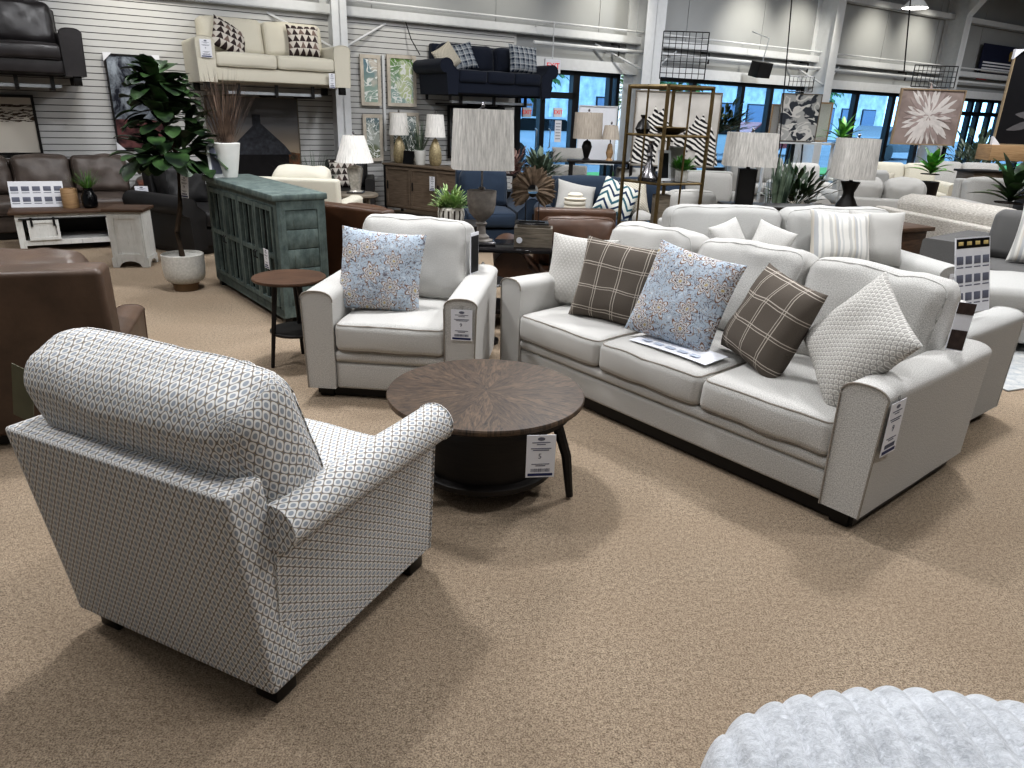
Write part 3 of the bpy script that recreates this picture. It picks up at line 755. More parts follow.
# ================================================================ LIGHT
sc.world = bpy.data.worlds.new('world'); sc.world.use_nodes = True
bg = sc.world.node_tree.nodes['Background']; bg.inputs[0].default_value = (.78, .9, 1.0, 1); bg.inputs[1].default_value = 3.6
sc.view_settings.view_transform = 'Standard'; sc.view_settings.look = 'None'; sc.view_settings.exposure = 0
try: sc.view_settings.look = 'Medium High Contrast'
except Exception as e_: print('look', e_)
def lamp_area(loc, size, power, col=(.97, .98, 1), target=None, shape='DISK'):
    l = bpy.data.lights.new('ceiling_or_fill_lamp', 'AREA'); l.shape = shape; l.size = size; l.energy = power; l.color = col
    o = bpy.data.objects.new('ceiling_or_fill_lamp', l); C.objects.link(o); o.location = loc
    if target: o.rotation_euler = (Vector(target)-Vector(loc)).to_track_quat('-Z', 'Y').to_euler()
    return o
LP = .93
for (x, y, p) in ((-1.3, 4.6, 150), (2.9, 5.1, 150), (.5, 1.0, 30), (-3.6, 7.0, 60), (0.6, 8.2, 120), (5.5, 7.5, 120), (4.2, 2.2, 90), (-3.4, 2.4, 90), (9.5, 11.5, 180), (5.0, 12.5, 160), (13.5, 16, 200), (-6, 5.5, 60)):
    lamp_area((x, y, 4.55), .5, p*LP)
lamp_area((1.0, 3.5, 4.6), 6.0, 55*LP, (.93, .96, 1))  # broad fill light added overhead, not one of the hall's fixtures
lamp_area((-1.0, -1.5, 4.2), 3.0, 40*LP, (.95, .97, 1))  # second soft fill added behind the camera, no fixture there
def wall_spot(px, py, power=60):
    s_, z = wal(px, py); a = WM @ Vector((s_, -1.3, z+.9)); tg = WM @ Vector((s_, 0, z-.1))
    l = bpy.data.lights.new('track_spot', 'SPOT'); l.energy = power; l.spot_size = R(80); l.spot_blend = 1.0; l.shadow_soft_size = .05; l.color = (1, .95, .82)
    o = bpy.data.objects.new('track_spot', l); C.objects.link(o); o.location = a; o.rotation_euler = (tg-a).to_track_quat('-Z', 'Y').to_euler()
for (x, y, p) in ((405, 8, 25), (600, 22, 45), (745, 38, 55), (795, 45, 50), (868, 48, 50), (912, 50, 50), (500, 10, 22), (135, 30, 25), (300, 5, 22)): wall_spot(x, y, p*2.4)
"""visible high-bay fixture"""
s_, z_ = wal(915, 8, 2.2); fp = WM @ Vector((s_, -2.2, z_-.02)); fz = CEIL+.11-fp.z
t = root('ceiling_light', 'round white ceiling light glowing at the top right of the hall', 'ceiling light', at(fp))
b = MB(); b.lathe([(.03, .25), (.08, .2), (.2, .06), (.24, .02)], 24); b.build('housing', M_whitepaint, t)
b = MB(); b.cyl(0, 0, .015, .03, .22, seg=24); b.build('diffuser', Mat('lamp_glow').emit((1, .98, .92), 9).mat, t)
b = MB(); b.cyl(0, 0, .25, fz, .008, seg=6); b.build('cord', M_black, t)

# ================================================================ MAIN GROUP
# long oatmeal sofa
XA = Vector((.643, -.766, 0)); YA = Vector((.766, .643, 0)); SW, SD = 2.27, 1.02
sofa_c = Vector((1.385, 2.49, 0))-XA*(SW/2-.0)+YA*(SD/2)
SM = at(sofa_c, -50)
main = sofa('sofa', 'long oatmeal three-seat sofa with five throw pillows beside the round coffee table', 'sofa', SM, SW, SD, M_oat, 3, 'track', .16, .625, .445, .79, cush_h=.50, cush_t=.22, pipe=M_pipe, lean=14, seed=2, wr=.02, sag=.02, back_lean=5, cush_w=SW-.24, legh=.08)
def sp(x, y, z, yaw, back, roll=0, M=SM): return M @ lean((x, y, z), yaw, back, roll)
M_pl = [M_ring, M_plaid, M_floral]
pillow('throw_pillow', 'greige trellis-print pillow in the far left corner of the long sofa', M_ring, sp(-.87, -.16, .445, 20, 14, 0), .44, .43, .13, 1)
pillow('throw_pillow', 'brown plaid pillow second from the left on the long sofa', M_plaid, sp(-.52, -.25, .445, 22, 18, 4), .48, .46, .14, 2)
pillow('throw_pillow', 'pale blue floral pillow at the middle of the long sofa', M_floral, sp(-.06, -.31, .455, 12, 22, 8), .49, .50, .14, 3)
pillow('throw_pillow', 'brown plaid pillow second from the right on the long sofa', M_plaid, sp(.36, -.22, .45, -22, 22, 7), .46, .46, .17, 4)
pillow('throw_pillow', 'greige trellis-print pillow tilted against the right arm of the long sofa', M_ring, sp(.72, -.24, .51, -28, 26, 29), .46, .46, .15, 5)
# brochure lying on the seat
t = root('brochure', 'white printed brochure lying on the middle seat of the long sofa', 'brochure', SM @ euler_m((.06, -.37, .462), (2, 0, 0)))
b = MB(); b.rbox(-.26, .22, -.05, .13, 0, .003, .001, 8, 1, lambda p, q: p+Vector((0, 0, .006*(1-q.x*q.x)-.002))); b.build('sheet', M_paper, t)
b = MB()
M_pb = plain('pale_blue_print', (176, 184, 200), .6)
for i in range(5): b = MB(); b.box(-.2+.075*i, -.15+.075*i, -.02+.0, .01, .0105, .0115); b.build('printed_picture', M_pb, t)
for i in range(3): b = MB(); b.box(-.2, .1, .05+.02*i, .055+.02*i, .0095, .0105); b.build('printed_line', M_pb, t)
price_tag('long white price tag hanging on the right arm of the long sofa', SM @ euler_m((SW/2+.022, -SD/2+.075, .575), (0, 0, 90)), .125, .22, '9', band=True)
# board standing behind the right end of the sofa
def swatch_board(label, M, w, h, rows, cols, dark=True, tilt=0):
    t = root('display_sign', label, 'sign', M)
    b = MB(); b.box(-w/2, w/2, -.002, .002, 0, h); b.build('board', M_paper, t)
    if dark:
        b = MB(); b.box(-w/2+.01, w/2-.01, -.004, -.002, h*.86, h*.98); b.build('heading_band', M_black, t)
        b = MB()
        for i in range(4): x = -w*.36+w*.24*i; b.rbox(x-w*.07, x+w*.07, -.0052, -.004, h*.895, h*.945, .0005, 1, 1)
        b.build('heading_price', plain('gold_print', (196, 176, 120), .6), t)
    b = MB(); top = .82 if dark else .92
    for r_ in range(rows):
        for c_ in range(cols):
            x = -w/2+w*(c_+.5)/cols; z = h*(top-(r_+.5)*(top-.1)/rows); a = w/cols*.36; e = h*(top-.1)/rows*.22
            b.rbox(x-a, x+a, -.004, -.002, z-e, z+e, .0009, 1, 1)
            b.box(x-a, x+a, -.003, -.002, z-e*1.9, z-e*1.6)
    b.build('printed_pictures', M_ink, t); return t
swatch_board('white sign printed with rows of furniture pictures and gold prices behind the long sofa', at(dep(972, 312, 3.62), 28) @ Matrix.Rotation(R(-14), 4, 'X'), .29, .38, 3, 4)
t = root('brochure', 'dark picture brochure hanging on the right back cushion of the long sofa', 'brochure', sp(1.08, .26, .84, 40, 4, 4))
b = MB(); b.box(-.035, .035, -.002, .002, -.21, 0); b.build('sheet', M_paper, t)
for (a_, z0_, z1_) in ((.035, -.05, 0), (.032, -.205, -.12)): b = MB(); b.box(-a_, a_, -.004, -.002, z0_, z1_); b.build('printed_picture', bpy.data.materials.get('brown_print') or plain('brown_print', (66, 54, 50), .6, .4, 30), t)

# armchair behind the coffee table
AM = at((-.635, 4.19, 0), -5)
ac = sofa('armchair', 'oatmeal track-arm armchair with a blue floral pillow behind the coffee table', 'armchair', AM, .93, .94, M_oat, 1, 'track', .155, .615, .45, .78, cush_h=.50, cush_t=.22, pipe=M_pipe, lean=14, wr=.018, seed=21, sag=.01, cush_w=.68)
pillow('throw_pillow', 'pale blue floral pillow propped on the oatmeal armchair', M_floral, AM @ lean((-.13, -.22, .445), 8, 16, 5), .48, .47, .14, 7)
price_tag('white price tag on the right arm of the oatmeal armchair', AM @ euler_m((.40, -.475, .56), (0, 0, 0)), .115, .17, '9')
t = root('brochure', 'dark picture brochure hung on the back cushion of the oatmeal armchair', 'brochure', AM @ euler_m((.365, .2, .86), (0, 0, 70)))
b = MB(); b.box(-.05, .05, -.002, .002, -.26, 0); b.build('sheet', M_paper, t); b = MB(); b.box(-.045, .045, -.004, -.002, -.24, -.02); b.build('printed_pictures', M_frameblk, t)

# round coffee table
tc = flo(486, 391, .43); tc.z = 0; TM = at(tc, 12)
t = root('coffee_table', 'round coffee table with a sunburst veneer top and black drum base', 'coffee table', TM)
b = MB(); b.lathe([(.36, .395), (.40, .40), (.418, .412), (.42, .425), (.416, .432)], 64); b.build('table_top', M_sun, t, sharp=30)
b = MB(); b.lathe([(.37, .36), (.37, .4)], 48); b.build('apron', M_dkwood, t)
b = MB(); b.lathe([(.27, .11), (.27, .37)], 48); b.build('drum', M_dkwood, t)
b = MB(); b.lathe([(.295, .085), (.305, .093), (.305, .113), (.295, .12)], 48); b.build('lower_shelf', M_dkwood, t)
for a in (-32, 85, 205):
    b = MB(); c_, s_ = cos(R(a)), sin(R(a)); b.tube([(c_*.30, s_*.30, .4), (c_*.37, s_*.37, .2), (c_*.395, s_*.395, .012)], [.026, .022, .016], 8); b.build('leg', M_dkwood, t)
tagp = flo(543, 448, 0); d_ = dep(542, 430, 2.47)
price_tag('white price tag reading 5 hanging from the edge of the round coffee table', at((d_.x, d_.y, .41), 8), .112, .178, '5')

# patterned club chair seen from behind
PM = at((-.785, 2.02, 0), 155)
pc = sofa('club_chair', 'ogee-patterned rolled-arm club chair with its back to the camera', 'armchair', PM, .82, .82, M_ogee, 1, 'roll', .13, .64, .46, .72, cush_h=.52, cush_t=.23, legh=.075, lean=21, back_full=True, back_t=.12, back_lean=8, seed=31, rails=False, base_in=.03, sag=.0, cush_w=.80, back_r=.014, arm_front=.03, shade_gap=False, cush_dy=.01, cush_r=.08, crown=.03)
t = root('hang_tag', 'olive card tag tucked beside the back cushion of the patterned chair', 'tag', dep(14, 392, 1.90) and at(dep(22, 368, 1.90), -20) @ euler_m((0, 0, 0), (0, 14, 0)))
b = MB(); b.box(-.04, .04, -.001, .001, -.17, .0); b.build('card', plain('olive_card', (92, 92, 72), .5, .2), t)

# side table with lower shelf
sc_ = flo(289, 277, .55); sc_.z = 0
t = root('side_table', 'small round brown side table with a lower shelf beside the oatmeal armchair', 'side table', at(sc_, 30))
b = MB(); b.lathe([(.18, .53), (.215, .535), (.222, .545), (.22, .553)], 40); b.build('table_top', wood('walnut_veneer', (52, 36, 26), (92, 66, 48), stretch=8), t, sharp=30)
b = MB(); b.lathe([(.165, .2), (.17, .205), (.17, .215), (.165, .22)], 36, (0.03, 0, 0)); b.build('lower_shelf', M_dkwood, t)
for a in (-160, -70, 60): b = MB(); b.tube([(cos(R(a))*.10, sin(R(a))*.10, .54), (cos(R(a))*.165, sin(R(a))*.165, .0)], [.017, .011], 8); b.build('leg', M_dkwood, t)

# white ribbed fur pouf, bottom right
def fur():
    m = Mat('white_plush_fur', 1, 0, .05); n = m.noise(90, 4, kind='Object', rough=.8, dist=1.0); n2 = m.noise(14, 3, kind='Object', dist=1.5)
    m.color(m.mix(m.ramp(n*.6+n2*.4, .36, .6), srgb(158, 161, 166), srgb(208, 211, 216))); m.bump(n+n2, .6, .008); m.b.inputs['Sheen Weight'].default_value = .5; return m.mat
M_fur = fur()
# ---------------------------------------------------------------- pouf, rug
pc_ = flo(1136, 858, .40); t = root('pouf', 'fluffy white channel-ribbed pouf at the bottom right corner', 'pouf', at((pc_.x, pc_.y, 0), -14))
b = MB(); NA, NB = 190, 60; vs = []; uv = []; fs = []
for i in range(NB+1):                        # grid over a rounded-box plan: i runs along each channel, j across them
    for j in range(NA+1):
        u = -1+2*j/NA; w = -1+2*i/NB; ph = w*pi*.62; x = u*.72
        ed = (1-abs(u)**2.3)**.5; ry = .40*ed; rz = .20*ed**.6
        sy = math.copysign(abs(sin(ph))**.8, ph); cz = math.copysign(abs(cos(ph))**.8, cos(ph))
        y = ry*sy*(1 if abs(ph) < pi/2 else 1); z = .24+rz*cz
        k = abs(sin(pi*(x+.03*sin(y*5))/.064))**.42; g = .030*k*ed**.3+noise.noise(Vector((x*30, y*30, z*30)))*.002+noise.noise(Vector((x*9, y*9, z*9)))*.005
        vs.append(Vector((x, y+sy*g*.7, max(.02, z+cz*g)))); uv.append((x, y))
for i in range(NB):
    for j in range(NA): a_ = i*(NA+1)+j; fs.append((a_, a_+1, a_+NA+2, a_+NA+1))
b.add(vs, fs, uv); b.build('cover', M_fur, t, sharp=180)
b = MB(); b.cyl(0, 0, 0, .03, .25, seg=30); b.build('base', M_black, t)
M_rugm = mat_distress('blue_grey_rug_pile', (150, 156, 162), (198, 196, 190), (92, 110, 128))
r0 = flo(1008, 392)+Vector((.0, .0, .0)); b = MB(); b.rbox(0, 2.4, 0, 1.6, .001, .012, .005, 1, 1); o = b.build('area_rug', M_rugm); o.matrix_world = at((r0.x, r0.y, 0), 22)
tag(o, 'pale blue-grey patterned area rug at the right edge of the picture', 'rug')

# ---------------------------------------------------------------- pale sofas behind the long one
S2 = at((2.06, 5.40, 0), 8)
sofa('sofa', 'pale sofa with a striped pillow directly behind the long oatmeal sofa', 'sofa', S2, 2.15, .95, M_oat2, 2, 'track', .2, .62, .47, .80, cush_h=.48, cush_t=.2, seed=41, sag=.03, cush_w=1.85)
pillow('throw_pillow', 'grey and cream striped pillow on the pale sofa behind', M_stripe, S2 @ lean((.36, -.06, .53), 2, 22, 4), .5, .42, .15, 11)
pillow('throw_pillow', 'plain white pillow right of the striped one on the pale sofa', M_white, S2 @ lean((.68, .02, .52), -14, 18, 0), .42, .42, .14, 12)
pillow('throw_pillow', 'small off-white pillow on the pale sofa, beside the gold shelf stand', M_oat, S2 @ lean((-.44, -.0, .56), 25, 24, -12), .32, .30, .12, 13)
pillow('throw_pillow', 'small off-white pillow second from the gold shelf stand on the pale sofa', M_oat, S2 @ lean((-.25, -.04, .56), -20, 24, 20), .29, .29, .11, 14)
price_tag('white price tag on the right arm of the pale sofa behind', S2 @ euler_m((1.0, -.48, .57), (0, 0, 6)), .12, .17, '9')
S3 = at((2.18, 3.91, 0), 128.5)
sofa('armchair', 'pale chair standing back to back with the long oatmeal sofa at the right', 'armchair', S3, .86, .80, M_oat2, 1, 'track', .16, .62, .45, .60, cush_h=.38, cush_t=.2, seed=51, sag=.03)
ot = flo(1012, 283, .46)
t = root('ottoman', 'white rectangular ottoman in front of the grey sofa', 'ottoman', at((ot.x+.12, ot.y+.02, 0), -12))
b = MB(); b.rbox(-.45, .45, -.36, .36, .08, .32, .03, 4, 2); b.build('base', M_oat2, t)
b = MB(); b.rbox(-.46, .46, -.37, .37, .31, .47, .05, 8, 3, crown_fn(.03, .01, .006, 3)); b.build('cushion', M_oat2, t)
for sx in (-1, 1):
    for sy in (-1, 1): b = MB(); b.cyl(sx*.38, sy*.29, 0, .09, .02, .028, 10); b.build('leg', M_black, t)
P_ = flo(930, 238, .62); SG = at((P_.x+.64*1.05+.77*.45, P_.y-.77*1.05+.64*.45, 0), -50)
sofa('sofa', 'charcoal grey sofa with a striped pillow at the right edge', 'sofa', SG, 2.2, .95, M_grey, 2, 'square', .28, .62, .45, .84, cush_h=.44, cush_t=.2, seed=61, lo=True)
pillow('throw_pillow', 'cream striped pillow standing on the charcoal grey sofa', M_stripe, SG @ lean((-.30, -.05, .46), 20, 18, 4), .5, .5, .15, 15)
A_ = flo(886, 189, .80); B_ = flo(985, 205, .80); dr_ = (A_-B_).normalized(); rz_ = math.atan2(dr_.y, dr_.x); c_ = (A_+B_)/2+Vector((sin(rz_), -cos(rz_), 0))*.42+(B_-A_)*.15; print('boucle', A_, B_, math.degrees(rz_)); SB = at((c_.x, c_.y, 0), math.degrees(rz_))
sofa('sofa', 'chenille ribbed cream sofa seen from behind, left of the grey sofa', 'sofa', SB, max(1.6, min(2.2, (A_-B_).length*1.35)), .95, M_boucle, 1, 'track', .2, .5, .38, .60, cush_h=.42, cush_t=.24, seed=71, back_full=True, sag=.02, lo=False, rails=False)
SP = at((4.7, 9.75, 0), 165)
sofa('sofa', 'puffy off-white recliner sofa behind the chenille ribbed one', 'sofa', SP, 1.4, .95, M_white, 2, 'roll', .2, .62, .46, .66, cush_h=.46, cush_t=.28, seed=72, sag=.09, rails=False, wr=.02)
tb = flo(900, 225, .56); t = root('side_table', 'square brown wooden side table beside the pale sofa arm', 'side table', at((tb.x, tb.y, 0), 24))
b = MB(); b.rbox(-.28, .28, -.2, .2, .52, .56, .006, 1, 1); b.build('table_top', M_brtop, t)
b = MB(); b.rbox(-.22, .22, -.16, .16, .06, .52, .006, 1, 1); b.build('cabinet_body', M_brtop, t)
for sx in (-1, 1):
    for sy in (-1, 1): b = MB(); b.box(sx*.2-.02, sx*.2+.02, sy*.14-.02, sy*.14+.02, 0, .07); b.build('leg', M_dkwood, t)

# ---------------------------------------------------------------- left armchair leather, teal cabinet
TQ = at((-1.70, 5.14, 0), -51.5); L_ = 1.58; Dp = .36; Hc = .95
t = root('sideboard', 'weathered teal sideboard with lattice glass doors and a white vase on it', 'sideboard', TQ)
b = MB(); b.box(-L_+.03, -.03, .03, Dp-.01, .1, .9); b.build('carcass', M_frameblk, t)
b = MB(); b.rbox(-L_-.03, .03, -.03, Dp+.02, Hc-.045, Hc, .008, 1, 1); b.build('top', M_teal, t)
def panel_frame(b, x0, x1, y0, y1, z0, z1, w):
    b.box(x0, x0+w, y0, y1, z0, z1); b.box(x1-w, x1, y0, y1, z0, z1); b.box(x0+w, x1-w, y0, y1, z0, z0+w); b.box(x0+w, x1-w, y0, y1, z1-w, z1)
b = MB(); panel_frame(b, -L_, 0, 0, .04, .07, .91, .05); b.box(-L_, 0, 0, .04, .05, .12); b.build('face_frame', M_teal, t)
for i in range(4):
    x0 = -L_+.055+(L_-.11)*i/4; x1 = x0+(L_-.11)/4-.006
    b = MB(); panel_frame(b, x0, x1, -.012, .015, .13, .86, .035); m_ = (x0+x1)/2
    for zz in (.5,): b.box(x0+.03, x1-.03, -.01, .012, zz-.018, zz+.018)
    for k in (1, 2): xx = x0+(x1-x0)*k/3; b.box(xx-.009, xx+.009, -.008, .012, .14, .85)
    d = b.build('door', M_teal, t); g = MB(); g.box(x0+.03, x1-.03, .016, .02, .16, .84); g.build('glass_pane', Mat('dark_glass', .08).color((.02, .025, .025)).mat if i == 0 else bpy.data.materials['dark_glass'], d)
    b = MB(); xk = x1-.02 if i % 2 == 0 else x0+.02; b.tube([(xk, -.02, .50), (xk-.0, -.034, .49), (xk, -.034, .45), (xk, -.02, .44)], .005, 6); b.build('handle', M_blackmetal, d)
for (xa, xb) in ((-.0, .02), (-L_-.02, -L_)):
    b = MB()
    for (y0, y1) in ((0, .06), (Dp-.06, Dp)): b.box(xa, xb, y0, y1, .06, .91)
    b.box(xa, xb, .06, Dp-.06, .06, .14); b.box(xa, xb, .06, Dp-.06, .84, .91)
    for k in range(5): b.rbox(xa+.004, xb-.006, .06, Dp-.06, .142+.14*k, .278+.14*k, .003, 1, 1)
    b.build('end_panel', M_teal, t)
for sx in (-L_+.04, -.04):
    for sy in (.04, Dp-.04): b = MB(); b.rbox(sx-.03, sx+.03, sy-.03, sy+.03, 0, .08, .004, 1, 1); b.build('foot', M_frameblk, t)
price_tag('white price tag hanging on the teal sideboard doors', TQ @ euler_m((-.10, -.06, .56), (0, 0, 0)), .09, .14, '9')
vb = flo(229, 177, Hc); 
pot_plant('vase_of_reeds', 'tapered white vase of tall dried reeds on the teal sideboard', at((vb.x, vb.y, Hc+.001)), [(.07, 0), (.075, .02), (.095, .14), (.115, .27), (.11, .275)], M_whitepot, 'blades', M_dry, 'vase', L=.62, n=170, spread=.55, W=.006, droop=.35, potname='vase', seed=4)
vf = flo(213, 178, Hc); t = root('photo_frame', 'thin white frame standing left of the vase of reeds', 'frame', at((vf.x, vf.y, Hc+.001), 42)@Matrix.Rotation(R(-5),4,'X'))
b = MB(); b.box(-.02, .10, -.006, .006, 0, .27); b.build('frame', M_whitepaint, t); b = MB(); b.box(.0, .08, -.008, -.006, .03, .24); b.build('picture_sheet', M_ink, t)
SL1 = at((-1.12, 6.08, 0), 150)
sofa('leather_armchair', 'cognac leather armchair between the teal sideboard and the oatmeal armchair', 'armchair', SL1, .84, .85, M_brownL, 1, 'roll', .17, .58, .43, .82, cush_h=.4, cush_t=.2, seed=81, rails=False, back_full=True, sag=.05)
SL2 = at((.50, 5.75, 0), 3)
sofa('leather_armchair', 'cognac leather armchair behind the left arm of the long sofa', 'armchair', SL2, 1.12, .85, M_brownL, 1, 'roll', .24, .58, .38, .80, cush_h=.40, cush_t=.22, seed=82, rails=False, sag=.03)
SC = at((-2.18, 7.75, 0), 178)
sofa('armchair', 'cream armchair seen from behind beyond the teal sideboard', 'armchair', SC, .86, .85, M_ivory, 1, 'track', .14, .62, .46, .86, cush_h=.52, cush_t=.24, seed=83, back_full=True, sag=.03, rails=False, wr=.02)

# brown leather loveseat at the left edge, seen from behind
p = flo(106, 262, .88)
SBL = at((p.x-1.06, p.y+.10, 0), 198)
sofa('leather_loveseat', 'brown leather loveseat seen from behind at the left edge', 'loveseat', SBL, 1.9, .66, M_tan, 2, 'track', .12, .50, .45, .84, cush_h=.44, cush_t=.22, seed=84, rails=False, back_full=True, sag=.02, wr=.02, back_t=.2)
# taupe leather reclining sofa by the wall
sx_ = wal(150, 195, .6)[0]
sofa('leather_sofa', 'taupe leather reclining sofa against the slatted wall at the left', 'sofa', WM @ at((sx_-1.12, -.62, 0)), 2.24, .95, M_taupeL, 3, 'roll', .2, .60, .44, .82, cush_h=.46, cush_t=.26, seed=85, rails=False, sag=.03, wr=.02)
# black recliner
p = flo(214, 258); SR_ = at((p.x-.38, p.y+.62, 0), 60)
sofa('recliner', 'black leather recliner behind the fiddle-leaf fig', 'recliner', SR_, .92, .95, M_blackL, 1, 'roll', .2, .62, .46, .86, cush_h=.46, cush_t=.24, seed=86, rails=False, sag=.05, wr=.02)
# barn door cocktail table
TB = at((-5.16, 7.45, 0), 31); W2, D2, H2 = 1.16, .56, .42
t = root('coffee_table', 'white barn-door coffee table with a brown plank top', 'coffee table', TB)
b = MB(); b.rbox(-.05, W2+.05, -.04, D2+.04, H2-.03, H2, .006, 1, 1); b.build('table_top', M_brtop, t)
for x in (0.0, W2):
    s_ = 1 if x == 0 else -1; b = MB()
    for y in (0, D2-.06): b.box(min(x, x+s_*.06), max(x, x+s_*.06), y, y+.06, 0, H2-.03)
    b.box(min(x, x+s_*.03), max(x, x+s_*.03), .06, D2-.06, .08, H2-.03); b.build('side_panel', M_antwhite, t)
b = MB(); b.box(.06, W2-.06, 0, D2, .07, .12); b.build('bottom_shelf', M_antwhite, t)
b = MB(); b.box(.06, W2-.06, 0, .03, H2-.07, H2-.03); b.build('apron', M_antwhite, t)
b = MB(); b.box(.06, W2-.06, D2-.02, D2, .1, H2-.03); b.build('back_panel', M_frameblk, t)
b = MB(); b.tube([(.03, -.02, H2-.075), (W2-.03, -.02, H2-.075)], .008, 6); b.build('sliding_rail', M_blackmetal, t)
for x0 in (.1, .82):
    b = MB(); b.box(x0, x0+.28, -.015, .0, .125, H2-.09); panel_frame(b, x0, x0+.28, -.024, -.014, .125, H2-.09, .03); d = b.build('sliding_door', M_antwhite, t)
    for xx in (x0+.04, x0+.24): bb = MB(); bb.box(xx-.01, xx+.01, -.034, -.02, H2-.15, H2-.06); bb.build('hanger_strap', M_blackmetal, d)
    bb = MB(); bb.tube([(x0+.25, -.026, .18), (x0+.25, -.045, .19), (x0+.25, -.045, .27), (x0+.25, -.026, .28)], .005, 5); bb.build('handle', M_blackmetal, d)
price_tag('white price tag hanging on the barn-door coffee table', TB @ euler_m((1.0, -.07, .26), (0, 0, 0)), .15, .16, '9')
# white end cabinet
TE = at((-3.91, 6.92, 0), 10)
t = root('end_table', 'narrow white end cabinet with brown top and scalloped feet', 'end table', TE); w3, d3, h3 = .31, .30, .56
b = MB(); b.rbox(-.03, w3+.03, -.03, d3+.03, h3-.03, h3, .005, 1, 1); b.build('table_top', M_brtop, t)
b = MB(); b.box(0, w3, 0, d3, .08, h3-.03); b.build('cabinet_body', M_antwhite, t)
b = MB(); panel_frame(b, .015, w3-.015, -.012, 0, .09, h3-.05, .04); b.build('door', M_antwhite, t)
for (y0, y1) in ((-.01, .0), ):
    pass
b = MB(); b.prism([(0, 0), (.05, 0), (.07, .035), (.11, .055), (w3/2, .062), (w3-.11, .055), (w3-.07, .035), (w3-.05, 0), (w3, 0), (w3, .09), (0, .09)], -.01, .012); b.build('front_apron', M_antwhite, t)
b = MB(); b.prism([(0, 0), (.05, 0), (.07, .035), (.11, .055), (d3-.11, .055), (d3-.07, .035), (d3-.05, 0), (d3, 0), (d3, .09), (0, .09)], -.01, .012, T=Matrix.Translation((w3, 0, 0)) @ Matrix.Rotation(pi/2, 4, 'Z')); b.build('side_apron', M_antwhite, t)
b = MB(); b.prism([(0, 0), (.05, 0), (.07, .035), (.11, .055), (d3-.11, .055), (d3-.07, .035), (d3-.05, 0), (d3, 0), (d3, .09), (0, .09)], -.01, .012, T=Matrix.Translation((0, 0, 0)) @ Matrix.Rotation(pi/2, 4, 'Z')); b.build('side_apron', M_antwhite, t)
# things on the barn-door table
swatch_board('white card printed with small product pictures on the barn-door table', TB @ euler_m((.22, .34, H2), (-12, 0, -6)), .50, .27, 2, 5, dark=False)
cc = TB @ Vector((.52, .22, H2)); o = MB().lathe([(.078, 0), (.08, .01), (.08, .19), (.076, .2), (.05, .2), (.05, .185)], 24).build('wooden_candle_holder', M_ltwood, None, at(cc)); tag(o, 'light wooden cylinder holder on the barn-door table', 'holder')
cc = TB @ Vector((.70, .14, H2+.001))
pot_plant('potted_grass', 'glossy black vase of green grass on the barn-door table', at(cc), [(.055, 0), (.075, .02), (.078, .12), (.05, .17), (.045, .2), (.05, .21)], plain('glossy_black_glaze', (14, 14, 16), .12), 'blades', M_grass, L=.24, n=120, spread=1.2, W=.008, droop=1.1, potname='vase', seed=5)
# small red-brown table by the recliner with cards
p = flo(165, 181, .62); t = root('side_table', 'small reddish wooden table beside the black recliner', 'side table', at((p.x, p.y, 0), 30))
b = MB(); b.rbox(-.3, .3, -.2, .2, .58, .62, .006, 1, 1); b.build('table_top', wood('red_brown_wood', (84, 48, 36), (120, 76, 58)), t)
b = MB(); b.rbox(-.26, .26, -.17, .17, .1, .58, .006, 1, 1); b.build('cabinet_body', M_dkwood, t)
for sx in (-.22, .22):
    for sy in (-.13, .13): b = MB(); b.box(sx-.02, sx+.02, sy-.02, sy+.02, 0, .11); b.build('leg', M_dkwood, t)
p = dep(141, 186, 8.0); price_tag('price tag hanging on the arm of the taupe leather sofa', at(p, 20), .13, .17, '9')
p = dep(184, 176, 6.6); price_tag('white price tag hanging in the fiddle-leaf fig', at(p, -8) @ Matrix.Rotation(R(6), 4, 'Y'), .075, .19, '9')

# ---------------------------------------------------------------- fiddle leaf fig
TP = Vector((-2.87, 6.15, 0)); t = root('fiddle_leaf_fig', 'tall fiddle-leaf fig tree in a round white ceramic pot', 'plant', at(TP)); rnd = random.Random(11)
b = MB(); b.lathe([(.10, 0), (.105, .05), (.12, .075)], 32); b.build('pot_foot', M_terra, t)
b = MB(); b.lathe([(.12, .07), (.15, .09), (.165, .13), (.172, .2), (.172, .31), (.165, .315), (.16, .29)], 36); b.build('pot', M_ceramic, t)
b = MB(); b.cyl(0, 0, .27, .285, .158, seg=24); b.build('soil', M_soil, t)
p1 = dep(178, 162, 6.25)-TP; p2 = dep(162, 120, 6.2)-TP; p3 = dep(156, 72, 6.2)-TP
trunk = [Vector((0, 0, .27)), Vector((-.02, 0, .5)), Vector((p1.x*.6, p1.y*.5, .7)), p1, (p1+p2)/2+Vector((.02, 0, 0)), p2, (p2+p3)/2, p3]
b = MB(); b.tube(trunk, [.026, .022, .021, .019, .016, .013, .01, .006], 9); b.build('trunk', M_bark, t)
b = MB(); lb = MB(); zs0 = p1.z-.1
